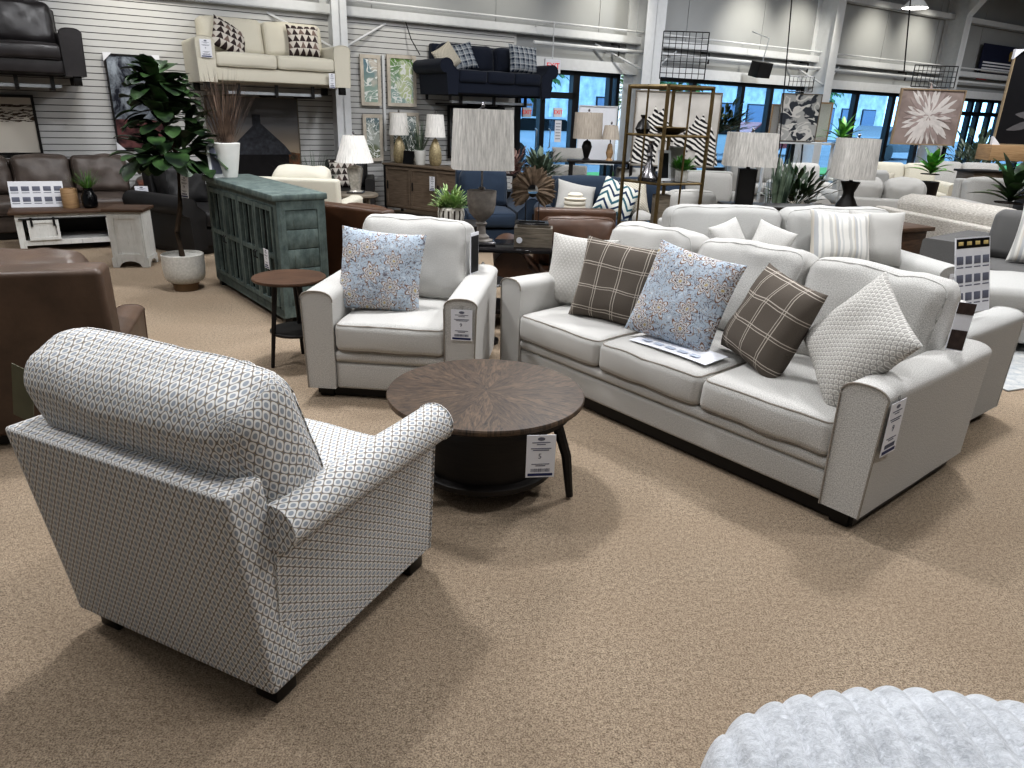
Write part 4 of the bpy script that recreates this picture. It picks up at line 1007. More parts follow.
for i in range(150):
    f = rnd.random()**.9; zz = zs0+(p3.z-zs0)*f
    k = min(len(trunk)-2, 3+int(f*3.99)); c_ = trunk[3].lerp(trunk[-1], f); a = rnd.uniform(0, 2*pi); el = rnd.uniform(-.35, .9)
    rad = (.34-.16*abs(f-.15)-.12*f)*rnd.uniform(.3, 1.0)
    d = Vector((cos(a)*cos(el), sin(a)*cos(el), sin(el))); q = c_+Vector((d.x*rad, d.y*rad, d.z*rad*.7))
    if i % 8 == 0: b.tube([c_, (c_+q)/2+Vector((0, 0, .02)), q], [.007, .005, .004], 5)
    L = rnd.uniform(.14, .24)
    leaf(lb, q, d+Vector((rnd.uniform(-.5, .5), rnd.uniform(-.5, .5), rnd.uniform(-.2, .5))), L, L*rnd.uniform(.62, .8), rnd.uniform(.4, 1.3), 6, rnd.uniform(.1, .35), shape='fiddle')
for i in range(60):
    a = rnd.uniform(0, 2*pi); el = rnd.uniform(-.5, .5); rad = rnd.uniform(.12, .29); d = Vector((cos(a)*cos(el), sin(a)*cos(el), sin(el)))
    q = p1+Vector((-.03, 0, .06))+Vector((d.x*rad, d.y*rad, d.z*rad*.8)); L = rnd.uniform(.17, .25)
    if i % 8 == 0: b.tube([p1+Vector((0, 0, .05)), q], [.006, .004], 5)
    leaf(lb, q, d+Vector((0, 0, rnd.uniform(-.3, .5))), L, L*rnd.uniform(.65, .85), rnd.uniform(.5, 1.4), 6, rnd.uniform(.1, .3), shape='fiddle')
b.build('branches', M_bark, t); lb.build('foliage', M_fig, t, smooth='open', sharp=180)
bpy.context.view_layer.update()

# ---------------------------------------------------------------- furniture hung on the slatted wall
def bracket(name, label, s0, s1, z, y0=-.95):
    t = root(name, label, 'bracket', WM @ Matrix.Translation(((s0+s1)/2, 0, z))); L = (s1-s0)/2
    b = MB(); b.box(-L, L, y0+.1, y0+.16, -.035, -.0); b.build('cross_bar', M_steel, t)
    for x in (-L*.8, 0, L*.8):
        b = MB(); b.box(x-.02, x+.02, y0+.08, -.062, -.06, -.035); b.box(x-.02, x+.02, y0+.07, y0+.1, -.06, .09); b.build('support_arm', M_black, t)
s_r = wal(83, 60, .9)[0]
MR = WM @ at((s_r-.57, -.60, 1.66))
sofa('recliner', 'dark leather recliner mounted high on the slatted wall at the top left', 'recliner', MR, 1.14, .92, M_darkL, 1, 'track', .2, .58, .42, .82, cush_h=.48, cush_t=.26, seed=90, shade_gap=False, rails=False, sag=.07, wr=.02, legh=.09)
bracket('wall_bracket', 'metal wall bracket carrying the dark leather recliner', s_r-1.1, s_r-.25, 1.66)
s0, s1 = wal(187, 60, 1.0)[0], wal(346, 60, .9)[0]; lw = s1-s0; s0 += .12; lw = s1-s0; ML = WM @ at(((s0+s1)/2, -.58, 1.67))
sofa('loveseat', 'cream two-seat loveseat mounted high on the slatted wall', 'loveseat', ML, lw, .88, M_ivory, 2, 'track', .2, .60, .44, .86, cush_h=.46, cush_t=.2, seed=91, shade_gap=False, rails=False, sag=.02, cush_w=lw-.3, legh=.09)
pillow('throw_pillow', 'black and white triangle-print pillow at the left end of the mounted loveseat', M_tri, ML @ lean((-.50, -.02, .46), 20, 20, 24), .46, .40, .14, 20)
pillow('throw_pillow', 'black and white triangle-print pillow at the right end of the mounted loveseat', M_tri, ML @ lean((.48, -.06, .46), -4, 16, 0), .42, .40, .14, 21)
bracket('wall_bracket', 'metal wall bracket carrying the cream loveseat', s0+.35, s1-.35, 1.67)
price_tag('price tag on the left arm of the mounted cream loveseat', ML @ euler_m((-lw/2+.1, -.46, .56), (0, 0, 0)), .13, .2, '9')
price_tag('price tag at the right end of the mounted cream loveseat', ML @ euler_m((lw/2-.26, -.47, .26), (0, 0, 0)), .08, .18, '9')
s0, s1 = wal(419, 75, 1.0)[0], wal(552, 75, .9)[0]; bw_ = s1-s0; s0 += .4; s1 -= .12; bw_ = s1-s0; MBL = WM @ at(((s0+s1)/2, -.62, 1.66))
sofa('sofa', 'navy rolled-arm sofa mounted high on the wall over the entrance', 'sofa', MBL, bw_, .92, M_navy, 3, 'roll', .2, .56, .42, .80, cush_h=.40, cush_t=.2, seed=92, shade_gap=False, rails=False, sag=.03, legh=.08, legs='round')
pillow('throw_pillow', 'cream cable-knit pillow on the mounted navy sofa', M_cable, MBL @ lean((-.62, -.1, .43), 10, 20, -28), .42, .36, .14, 22)
pillow('throw_pillow', 'blue plaid pillow next to the cream one on the mounted navy sofa', M_plaid2, MBL @ lean((-.38, -.05, .43), -12, 20, -14), .42, .40, .14, 23)
pillow('throw_pillow', 'blue plaid pillow at the right end of the mounted navy sofa', M_plaid2, MBL @ lean((.60, -.14, .43), 0, 14, 3), .52, .42, .14, 24)
bracket('wall_bracket', 'metal wall bracket carrying the navy sofa', s0+.2, s1-.2, 1.66)

# ---------------------------------------------------------------- pictures on the slatted wall
def a_sky(m, u, v):
    n = m.noise(3.2, 5, rough=.65, dist=.8); k = m.mix(m.ramp(n, .42, .62), srgb(22, 26, 40), srgb(150, 158, 168))
    gr = m.mix(m.ramp(m.noise(9, 4), .4, .6), srgb(46, 22, 26), srgb(104, 66, 66)); m.color(m.mix(v.lt(.36+.0), k, gr))
def a_pier(m, u, v):
    d = (v-.42-m.noise(7, 2)*.06).abs(); n = m.noise(20, 4, sock=m.vec(u*.6, v*3.0)); k = m.mix((d.lt(.07))*n.gt(.5), srgb(196, 190, 180), srgb(70, 56, 44)); d2 = (v-.56).abs().lt(.015)
    m.color(m.mix(d2*n.gt(.42), k, srgb(60, 46, 36)))
def a_barn(m, u, v):
    n = m.noise(3, 4); k = m.mix(m.ramp(v, .55, .9), srgb(150, 136, 118), srgb(104, 104, 106)); g = m.mix(m.ramp(m.noise(7, 4), .4, .6), srgb(120, 76, 50), srgb(60, 52, 40)); m.color(m.mix((v+n*.1).lt(.58), k, g))
def a_swirl(seed, c1, c2, c3):
    def f(m, u, v):
        w = m.noise(3.6+seed*.4, 1, sock=m.vec(u+seed*3.1, v+seed), dist=2.2); k = m.mix(m.ramp(v, .2, .65), srgb(*c1), srgb(*c2)); k = m.mix(m.ramp(m.noise(2.5, 2, sock=m.vec(u+seed, v)), .5, .56), k, srgb(*c3))
        k = m.mix(((w-.5).abs()).lt(.03), k, srgb(225, 228, 226)); k = m.mix(((w-.62).abs()).lt(.012), k, srgb(225, 228, 226)); m.color(k)
    return f
Mx, w_, h_ = onwall(-34, 93, 44, 155, .1); picture('framed_picture', 'black-framed sepia pier drawing on the slatted wall at the left edge', Mx, w_, h_, art('pier_print', a_pier), M_black, .03)
Mx, w_, h_ = onwall(103, 53, 170, 149, .1); picture('framed_picture', 'dark stormy landscape canvas hanging behind the fiddle-leaf fig', Mx, w_, h_, art('storm_print', a_sky), M_black, .02, corners=True)
Mx, w_, h_ = onwall(203, 95, 303, 190, .1); t = picture('framed_picture', 'barn landscape painting hanging below the mounted cream loveseat', Mx, w_, h_, art('barn_print', a_barn), M_greywood, .012)
b = MB(); y = -.024; cx = .02*w_; b.add([(cx-.42*w_*.9, y, h_*.4), (cx+.42*w_*.9, y, h_*.4), (cx+.30*w_, y, h_*.5), (cx+.06*w_, y, h_*.72), (cx-.02*w_, y, h_*.72), (cx-.26*w_, y, h_*.5)], [(0, 1, 2, 3, 4, 5)]); b.box(cx-.04*w_, cx+.05*w_, y-.001, y+.001, h_*.7, h_*.82)
b.build('painted_roof', plain('painted_slate', (56, 58, 64), .8, .5, 20), t)
b = MB(); b.box(cx-.34*w_, cx+.34*w_, -.023, -.021, h_*.04, h_*.41); b.build('painted_barn_wall', plain('painted_dark_boards', (24, 22, 24), .9, .4, 9), t)
prints = [((359, 54, 381, 106), (150, 170, 160), (96, 124, 140), (196, 190, 180), 'blue and cream abstract print, upper left of the four framed prints'),
          ((386, 54, 416, 107), (150, 172, 168), (104, 138, 74), (188, 198, 160), 'green abstract print, upper right of the four framed prints'),
          ((362, 114, 383, 161), (120, 128, 104), (110, 130, 140), (170, 176, 170), 'grey-blue abstract print, lower left of the four framed prints'),
          ((389, 112, 419, 161), (74, 84, 74), (98, 110, 116), (140, 150, 150), 'grey abstract print, lower right of the four framed prints')]
for i, (bx, c1_, c2_, c3_, lb_) in enumerate(prints):
    Mx, w_, h_ = onwall(*bx, .1); picture('framed_print', lb_, Mx, w_, h_, art('swirl_print_%d' % i, a_swirl(i*1.3, c1_, c2_, c3_)), M_oat if False else plain('pale_frame_%d' % i, (196, 188, 176), .6), .05, .03, group=None)
b = MB(); b.T = WM; s0, z0 = wal(383, 50, .1); b.box(s0-.02, s0+.02, -.10, -.06, .9, 2.25); b.build('picture_rail_post', M_girt); bpy.data.objects['picture_rail_post']['kind'] = 'structure'
Mx, w_, h_ = onwall(447, 105, 503, 158, .1); t = root('wall_mirror', 'dark rounded mirror on the wall behind the large table lamp', 'mirror', Mx)
b = MB(); b.rbox(-w_/2, w_/2, -.03, 0, 0, h_, .02, 1, 3); b.build('frame', M_black, t); b = MB(); b.rbox(-w_/2+.04, w_/2-.04, -.034, -.02, .04, h_-.04, .01, 1, 2); b.build('mirror_glass', plain('mirror_surface', (150, 152, 156), .08, .05, metal=.9), t)

# ---------------------------------------------------------------- console with gold lamps
A_ = flo(383, 206); B_ = flo(438, 219); A_ = Vector((-2.05, 11.35, 0)); B_ = Vector((-1.12, 10.75, 0)); ang = math.degrees(math.atan2(B_.y-A_.y, B_.x-A_.x)); KM = at(A_, ang); KL = 1.55; KH = .75; KD = .4
t = root('console_cabinet', 'taupe wood console cabinet on a black frame below the framed prints', 'cabinet', KM)
b = MB(); b.rbox(-.02, KL+.02, -.02, KD+.02, KH-.03, KH, .005, 1, 1); b.build('top', M_console, t)
b = MB(); b.box(.03, KL-.03, .01, KD, .1, KH-.03); b.build('cabinet_body', M_console, t)
for i in range(3): x0 = .04+i*(KL-.08)/3; b = MB(); panel_frame(b, x0, x0+(KL-.08)/3-.01, -.008, .01, .12, KH-.05, .03); d = b.build('door', M_console, t); bb = MB(); bb.box(x0+.03, x0+.045, -.02, -.008, .38, .5); bb.build('handle', M_blackmetal, d)
for x in (.0, KL-.03):
    for y in (0, KD-.03): b = MB(); b.box(x, x+.03, y-.01, y+.02, 0, KH-.03); b.build('leg', M_blackmetal, t)
price_tag('price tag on the door of the taupe console cabinet', KM @ euler_m((.98, -.05, .62), (0, 0, 0)), .1, .2, '9')
gb = [(.06, 0), (.085, .03), (.095, .12), (.085, .24), (.05, .33), (.03, .36), (.02, .38)]
for (px, lab) in ((396, 'gold honeycomb lamp at the left end of the taupe console'), (435, 'gold honeycomb lamp at the right end of the taupe console')):
    x = .14 if px < 410 else .84
    lamp('table_lamp', lab, KM @ at((x, .2, KH+.001)), gb, plain('champagne_honeycomb', (168, 154, 122), .35, .35, 40, metal=.3), .40, .15, .12, .31, M_shade2, group='gold table lamps on the taupe console')
pot_plant('potted_grass', 'blue-green grass in a white pot between the two gold lamps', KM @ at((.60, .14, KH+.001)), [(.06, 0), (.07, .02), (.09, .2), (.085, .205)], M_whitepot, 'blades', M_sage, L=.5, n=90, spread=.7, W=.012, droop=.5, seed=6)
t = root('photo_frame', 'small black frame on the taupe console', 'frame', KM @ euler_m((.40, .10, KH), (-8, 0, 0))); b = MB(); b.box(-.1, .1, -.01, .01, 0, .19); b.build('frame', M_black, t); b = MB(); b.box(-.08, .08, -.012, -.009, .02, .17); b.build('picture_sheet', M_frameblk, t)

# ---------------------------------------------------------------- crystal lamp on round grey table, grass, dark chair
p = flo(356, 193, .6); t = root('side_table', 'round grey wooden side table carrying the crystal lamp', 'side table', at((p.x, p.y, 0), 20))
b = MB(); b.lathe([(.24, .56), (.255, .57), (.255, .59), (.245, .6)], 32); b.build('table_top', M_greywood, t)
for a in (45, 135, 225, 315): b = MB(); b.tube([(cos(R(a))*.17, sin(R(a))*.17, .57), (cos(R(a))*.2, sin(R(a))*.2, 0)], .02, 8); b.build('leg', M_greywood, t)
b = MB(); b.lathe([(.17, .2), (.18, .21), (.17, .22)], 24); b.build('lower_shelf', M_greywood, t)
lamp('table_lamp', 'crystal lamp with a white pleated shade on the round grey table', at((p.x, p.y, .602)), [(.07, 0), (.075, .02), (.05, .03), (.085, .26), (.07, .29), (.02, .31)], plain('faceted_crystal', (188, 184, 176), .1, .3, 30, metal=.35), .34, .215, .12, .29, M_shade2, foot=(-.09, .09, -.09, .09, -.001, .02), basesq=sq(6))
t = pot_plant('potted_grass', 'tall grey-green grass in a dark planter by the slatted wall', at(dep(316, 196, 8.9)*1.0) if False else at((flo(316, 200, .5).x*1.12, flo(316, 200, .5).y*1.12, 0)), [(.14, 0), (.17, .3), (.18, .5), (.17, .5)], M_black, 'blades', M_sage, L=.62, n=150, spread=1.1, W=.012, droop=.9, seed=8)
p = flo(334, 186, .55); MD_ = at((p.x-.05, p.y+.9, 0), 10)
sofa('armchair', 'black armchair with a triangle-print pillow behind the crystal lamp', 'armchair', MD_, .8, .8, M_blackL, 1, 'square', .12, .6, .44, .8, cush_h=.4, cush_t=.16, seed=95, lo=True, rails=False)
pillow('throw_pillow', 'black and white triangle-print pillow on the black armchair', M_tri, MD_ @ lean((-.02, -.1, .45), 4, 16, 0), .4, .38, .13, 25)

# ---------------------------------------------------------------- big lamp and black end table between the two armchairs
p = flo(489, 244, .61); t = root('end_table', 'black end table holding the large lamp behind the oatmeal armchair', 'end table', at((p.x+.05, p.y, 0), 2))
b = MB(); b.rbox(-.26, .50, -.22, .24, .585, .61, .006, 1, 1); b.build('table_top', plain('polished_black_wood', (24, 22, 24), .18), t)
b = MB(); b.rbox(-.2, .44, -.18, .2, .12, .15, .005, 1, 1); b.build('lower_shelf', M_dkwood, t)
for sx in (-.22, .44):
    for sy in (-.18, .2): b = MB(); b.box(sx-.018, sx+.018, sy-.018, sy+.018, 0, .586); b.build('leg', M_dkwood, t)
lamp('table_lamp', 'large lamp with grey urn base and wide linen drum shade', at((p.x-.06, p.y, .612), 8), [(.085, 0), (.085, .03), (.06, .04), (.06, .055), (.035, .075), (.03, .13), (.045, .15), (.03, .165), (.06, .195), (.092, .23), (.104, .29), (.108, .35), (.108, .385), (.03, .39), (.02, .41)], plain('grey_washed_urn', (128, 122, 116), .5, .3, 25), .54, .222, .205, .40, M_shade, square=5, foot=(-.1, .1, -.1, .1, -.001, .025))
t = root('crystal_knob', 'small clear crystal ornament on the lower black table', 'ornament', at((p.x-.02, p.y-.5, 0)))
b = MB(); b.lathe([(.17, .43), (.18, .44), (.17, .45)], 28); b.build('table_top', M_black, t); b = MB(); b.lathe([(.012, .45), (.01, .48), (.022, .50), (.022, .52), (.008, .54), (.014, .56), (.002, .575)], 12); b.build('knob', M_glass, t); b = MB(); b.cyl(0, 0, .0, .43, .02, seg=10); b.build('pole', M_black, t); b = MB(); b.lathe([(.12, 0), (.12, .02)], 24); b.build('foot', M_black, t)
t['label'] = 'small black pedestal table with a crystal knob behind the oatmeal armchair'; t.name = 'pedestal_table'; t['category'] = 'side table'
# wooden box with feather wreath
q = flo(533, 246, .61); t = root('wooden_box', 'weathered grey wooden box on the black end table', 'box', at((q.x, q.y, .612), -3))
b = MB()
for (x0, x1, y0, y1, z0, z1) in ((-.14, .14, -.08, -.065, .015, .14), (-.14, .14, .065, .08, .015, .14), (-.14, -.125, -.065, .065, .015, .14), (.125, .14, -.065, .065, .015, .14), (-.14, .14, -.08, .08, 0, .015)): b.box(x0, x1, y0, y1, z0, z1)
b.build('box_body', M_greywood, t); b = MB(); b.cyl(0, 0, 0, .006, .022, seg=16, T=Matrix.Translation((-.1, -.087, .05)) @ Matrix.Rotation(-pi/2, 4, 'X')); b.build('round_label', M_paper, t)
w0 = dep(533, 190, q.y+.25); t = root('feather_wreath', 'brown feather wreath sculpture on a thin black stand', 'wreath sculpture', at((w0.x, w0.y, w0.z)))
b = MB(); rnd = random.Random(3)
for i in range(64):
    a = -pi*.28+pi*1.56*i/63; d = Vector((cos(a), rnd.uniform(-.15, .15), sin(a))); leaf(b, (cos(a)*.04, rnd.uniform(-.02, .02), sin(a)*.04), d, .13*rnd.uniform(.85, 1.1), .04, .1, 4, .5, up=(0, 1, 0))
b.build('feathers', plain('brown_feather', (112, 96, 80), .85, .5, 30), t, smooth='open')
zt = .752-w0.z; b = MB(); b.box(-.10, .10, -.03, .03, zt, zt+.008)
for x in (-.05, .05): b.tube([(x, 0, zt), (x, 0, -.06)], .004, 5)
b.build('stand', M_blackmetal, t)
q2 = flo(533, 246, .61)
# small blue-grey tray under the wreath
t['label'] = 'brown feather wreath sculpture on a thin black stand above the wooden box'
o = MB().rbox(-.13, .13, -.10, .10, 0, .139, .006, 1, 1).build('display_riser', M_black, None, at((w0.x, w0.y, .612))); tag(o, 'black riser block behind the weathered wooden box', 'riser')
# striped planter
p = flo(451, 222, .62); t = root('end_table', 'dark end table under the white striped planter', 'end table', at((p.x, p.y, 0)))
b = MB(); b.rbox(-.24, .24, -.2, .2, .59, .62, .006, 1, 1); b.build('table_top', M_dkwood, t)
for sx in (-.2, .2):
    for sy in (-.16, .16): b = MB(); b.box(sx-.018, sx+.018, sy-.018, sy+.018, 0, .59); b.build('leg', M_dkwood, t)
def m_str():
    m = Mat('black_striped_white_glaze', .35); u, v, _ = m.xyz('UV'); f = ((u*(1/.052)).frac()-.5).abs().lt(.16)*(v.lt(.105))*(v.gt(.02)); m.color(m.mix(f, srgb(214, 210, 200), srgb(60, 52, 46))); return m.mat
pot_plant('potted_succulent', 'leafy pale succulent in a white pot with dark stripes', at((p.x, p.y, .622)), [(.10, 0), (.112, .02), (.118, .07), (.112, .12), (.1, .125)], m_str(), 'bush', M_succ, L=.17, n=260, W=.02, seed=9, soil_z=.11)
# blue armchair
SBC = at((-.38, 8.75, 0), 12)
sofa('armchair', 'denim blue armchair behind the large linen-shaded lamp', 'armchair', SBC, .92, .9, M_blue, 1, 'roll', .17, .62, .46, .86, cush_h=.46, cush_t=.2, seed=96, rails=False, sag=.08)
# ribbed vase on little table
p = flo(574, 218, .6); t = root('side_table', 'small dark round table under the ribbed cream vase', 'side table', at((p.x, p.y, 0)))
b = MB(); b.lathe([(.2, .57), (.21, .58), (.2, .6)], 24); b.build('table_top', M_dkwood, t); b = MB(); b.cyl(0, 0, .0, .57, .03, seg=10); b.build('pole', M_dkwood, t); b = MB(); b.lathe([(.15, 0), (.14, .02), (.04, .03)], 24); b.build('foot', M_dkwood, t)
o = MB().lathe([(.08, 0)]+[(.095+.012*abs(cos(k*pi/4))-(.03 if k > 16 else 0), .008+.011*k) for k in range(20)]+[(.05, .235)], 28).build('ribbed_vase', mat_stripe('cream_ribbed_glaze', [(0, (206, 200, 186)), (.5, (206, 200, 186))], .1), None, at((p.x, p.y, .602))); tag(o, 'ribbed cream vase behind the cognac leather armchair', 'vase')

# ---------------------------------------------------------------- mid-distance seating beyond
SBS = at((1.22, 8.5, 0), 6)
sofa('sofa', 'blue sofa with teal chevron pillows left of the gold shelf stand', 'sofa', SBS, 1.9, .9, M_blue, 2, 'roll', .18, .6, .45, .84, cush_h=.44, cush_t=.2, seed=97, lo=True, rails=False)
pillow('throw_pillow', 'plain white pillow at the left of the blue sofa', M_white, SBS @ lean((-.62, -.2, .46), 12, 20, 12), .46, .38, .14, 30)
pillow('throw_pillow', 'teal chevron pillow on the blue sofa', M_chev, SBS @ lean((-.22, -.24, .46), 0, 18, 24), .44, .42, .14, 31)
pillow('throw_pillow', 'cream pillow behind the teal chevron pillow on the blue sofa', M_cable, SBS @ lean((.05, -.14, .46), -14, 20, -10), .44, .42, .14, 32)
sofa('armchair', 'beige armchair left of the entrance beyond the feather wreath', 'armchair', at((.75, 11.2, 0), 170), .85, .85, M_taupe if False else M_oat, 1, 'track', .15, .62, .45, .84, cush_h=.4, cush_t=.18, seed=98, lo=True, rails=False)
pillow('throw_pillow', 'pale pink pillow lying on top of the beige armchair', M_white, at((.72, 11.05, .86)) @ Matrix.Rotation(R(-20), 4, 'X'), .5, .22, .14, 33)
sofa('sofa', 'blue sofa in the distance beneath the small beige lamps', 'sofa', at((2.0, 11.0, 0), -8), 1.5, .85, M_blue, 2, 'square', .15, .6, .45, .84, cush_h=.4, cush_t=.18, seed=99, lo=True, rails=False)
# recliner/sofa arms right of the shelf stand
sofa('recliner', 'cream recliner behind the gold shelf stand', 'recliner', at((1.8, 7.45, 0), 4), .9, .9, M_white, 1, 'roll', .18, .6, .46, .80, cush_h=.4, cush_t=.22, seed=100, rails=False, sag=.06)
SW2 = at((2.1, 9.9, 0), -4)
sofa('sofa', 'white sofa with a round blue cushion beside the black block lamp', 'sofa', SW2, 1.9, .9, M_white, 2, 'track', .18, .6, .45, .86, cush_h=.42, cush_t=.2, seed=101, lo=True, rails=False)
o = MB().rbox(-.22, .22, -.07, .07, 0, .42, .069, 6, 4).build('throw_pillow', M_blue, None); o.matrix_world = at((1.75, 7.95, .62)); tag(o, 'rounded navy cushion left of the black block lamp', 'pillow')
o.matrix_world = SW2 @ lean((-.25, -.2, .46), 0, 16)

# console table behind the pale sofa, with lamps
p = flo(743, 204, .76); t = root('console_table', 'long dark console table behind the pale sofa holding two lamps', 'console table', at((p.x-.2, p.y+.0, 0), 0)); CL = 1.45
b = MB(); b.rbox(0, CL, -.17, .2, .73, .76, .005, 1, 1); b.build('table_top', M_dkwood, t)
for sx in (.05, CL-.05):
    for sy in (-.13, .15): b = MB(); b.box(sx-.02, sx+.02, sy-.02, sy+.02, 0, .73); b.build('leg', M_dkwood, t)
lamp('table_lamp', 'lamp with black block base and wide rectangular linen shade', at((p.x, p.y, .762), -10), [(.085, 0), (.085, .33), (.02, .335), (.015, .35)], M_black, .36, .20, .185, .30, M_shade, square=9, basesq=sq(8), sx=1.22)
q = flo(853, 196, .76); q = dep(848, 196, p.y+.02)
lamp('table_lamp', 'lamp with dark hourglass base and straight linen drum shade', at((q.x, q.y, .762), 0), [(.10, 0), (.10, .02), (.055, .10), (.05, .14), (.09, .24), (.02, .245), (.015, .26)], M_dkwood, .27, .185, .175, .37, M_shade, square=4)

# ---------------------------------------------------------------- gold shelf stand
EC = flo(669, 83, 1.81); EX = Vector((.0, 0, 0)); EM = at((EC.x, EC.y, 0), 24); ew, ed, eh = .42, .42, 1.80
t = root('shelf_stand', 'tall antique-gold metal shelf stand with glass shelves', 'shelf stand', EM)
cor = [(0, 0), (ew, 0), (ew, ed), (0, ed)]
# measured from the near corner: one side runs right, the other back-left
EM2 = EM
vx = dep(714, 86, EC.y+.20)-EC; vy = dep(630, 88, EC.y+.33)-EC; vx.z = vy.z = 0
def epnt(a, b_, z): return Vector((vx.x*a+vy.x*b_, vx.y*a+vy.y*b_, z))
t.matrix_world = at((EC.x, EC.y, 0))
for (a, b_) in ((0, 0), (1, 0), (0, 1), (1, 1)):
    b = MB(); b.tube([epnt(a, b_, 0), epnt(a, b_, eh)], .017, 4); b.build('post', M_gold, t)
for (a, b_) in ((.5, 0), (0, .5)):
    b = MB(); b.tube([epnt(a, b_, .0), epnt(a, b_, eh)], .009, 4); b.build('thin_rod', M_gold, t)
b = MB()
for z in (eh-.015,): 
    for (u0, u1) in (((0, 0), (1, 0)), ((1, 0), (1, 1)), ((1, 1), (0, 1)), ((0, 1), (0, 0))): b.tube([epnt(*u0, z), epnt(*u1, z)], .017, 4)
b.build('top_frame', M_gold, t)
for z in (.18, .58, .97, 1.38):
    b = MB()
    for (u0, u1) in (((0, 0), (1, 0)), ((1, 0), (1, 1)), ((1, 1), (0, 1)), ((0, 1), (0, 0))): b.tube([epnt(*u0, z), epnt(*u1, z)], .011, 4)
    f = b.build('shelf_frame', M_gold, t); b = MB(); v4 = [epnt(.02, .02, z), epnt(.98, .02, z), epnt(.98, .98, z), epnt(.02, .98, z)]; v8 = v4+[v+Vector((0, 0, .008)) for v in v4]
    b.add(v8, [(3, 2, 1, 0), (4, 5, 6, 7), (0, 1, 5, 4), (1, 2, 6, 5), (2, 3, 7, 6), (3, 0, 4, 7)]); b.build('shelf_panel', plain('smoked_glass_shelf', (58, 56, 54), .15, .2) if z < .2 else bpy.data.materials['smoked_glass_shelf'], f)
eb = Vector((EC.x, EC.y, 0))
o = MB().lathe([(.09, 0), (.095, .03), (.05, .09), (.045, .12), (.028, .15), (.02, .2), (.035, .22), (.02, .25), (.03, .29), (.018, .32), (.035, .35)], 24).build('tall_vase', M_silver, None, at(eb+epnt(.25, .6, .98))); tag(o, 'tall turned mercury-glass candlestick on the gold shelf stand', 'candlestick')
o = MB().lathe([(.06, 0), (.12, .03), (.16, .06), (.155, .065), (.1, .04), (.05, .03)], 28).build('bowl', M_gold, None, at(eb+epnt(.5, .4, 1.389))); tag(o, 'shallow bronze bowl on the upper shelf of the gold stand', 'bowl')
o = MB().lathe([(.05, 0), (.07, .04), (.05, .09), (.015, .13), (.03, .15), (.03, .16)], 20).build('dark_bottle', M_black, None, at(eb+epnt(.2, .8, 1.389))); tag(o, 'small dark bottle on the upper shelf of the gold stand', 'bottle')
pot_plant('potted_plant', 'small bright green plant in a grey pot on the gold shelf stand', at(eb+epnt(.72, .25, .981)), [(.05, 0), (.055, .01), (.06, .1), (.056, .1)], M_ceramic, 'bush', M_bright, L=.09, n=70, W=.028, seed=12)
t = root('photo_frame', 'slanted silver photo frame on the gold shelf stand', 'frame', at(eb+epnt(.42, .35, .985), 30) @ Matrix.Rotation(R(-8), 4, 'X')); b = MB(); panel_frame(b, -.07, .07, -.01, .01, 0, .27, .025); b.build('frame', M_girt, t); b = MB(); b.box(-.05, .05, -.002, .004, .02, .25); b.build('picture_sheet', M_frameblk, t)
t = root('photo_frame', 'open white photo frame at the right of the gold shelf stand', 'frame', at(eb+epnt(.85, .6, .985), -25) @ Matrix.Rotation(R(-8), 4, 'X')); b = MB(); panel_frame(b, -.08, .08, -.01, .01, 0, .3, .012); b.build('frame', M_girt, t); b = MB(); b.box(-.07, .07, .002, .006, .01, .29); b.build('picture_sheet', M_oat, t)
o = MB().rbox(-.07, .07, -.05, .05, 0, .28, .01, 1, 2).build('ceramic_block', M_greywood, None, at(eb+epnt(.35, .3, .589), 20)); tag(o, 'grey carved block on the lower shelf of the gold stand', 'ornament')

# ---------------------------------------------------------------- paintings on stands in the middle distance
def easel_pic(name, label, c4, Y, matc, frm, fw, yaw=0, hang=None, extra=None, **kw):
    """c4: left, top, right, bottom in the photo at depth Y"""
    a = dep(c4[0], c4[1], Y); c_ = dep(c4[2], c4[3], Y); w = abs(c_.x-a.x); h = a.z-c_.z
    M = at(((a.x+c_.x)/2, Y, c_.z), yaw); t = picture(name, label, M, w/max(.5, cos(R(yaw))), h, matc, frm, fw, .04, **kw); return t, w, h, M
def a_zebra(m, u, v):
    d = m.noise(2.2, 2, dist=.6); w = ((u*1.3+v*.5+d*.7)*48.0).sin(); body = m.noise(2.6, 1, sock=m.vec(u+.7, v*1.0)); k = m.mix(w.gt(.1)*body.gt(.47), srgb(206, 200, 192), srgb(30, 28, 30)); m.color(m.mix(v.gt(10.0), k, k))
zt_, zw, zh, zM = easel_pic('zebra_painting', 'large black and white zebra painting behind the gold shelf stand', (636, 90, 713, 168), 8.9, art('zebra_canvas', lambda m, u, v: m.color(m.mix(m.ramp(m.noise(3, 3), .3, .7), srgb(172, 168, 162), srgb(206, 202, 196)))), M_greywood, .012)
def zebra(parent, x, z, s, flip, W, Hh, yo=-.045):
    b = MB(); f = -1 if flip else 1
    out = [(-.22, 0), (.16, 0), (.17, .2), (.22, .34), (.36, .30), (.46, .34), (.47, .43), (.38, .52), (.24, .66), (.22, .78), (.15, .70), (.10, .80), (.06, .68), (-.04, .62), (-.14, .4)]
    v = [(x+f*a*s, yo, z+c*s) for (a, c) in out]; b.add(v, [tuple(range(len(v)))]); return b.build('painted_zebra', M_zeb, parent, sharp=180)
mz = Mat('zebra_stripes', .7); u, v, _ = mz.xyz('UV'); dd = mz.noise(5, 2); mz.color(mz.mix(((v*1.0+u*.55+dd*.12)*120.0).sin().gt(.0), srgb(214, 210, 204), srgb(22, 20, 22))); M_zeb = mz.mat
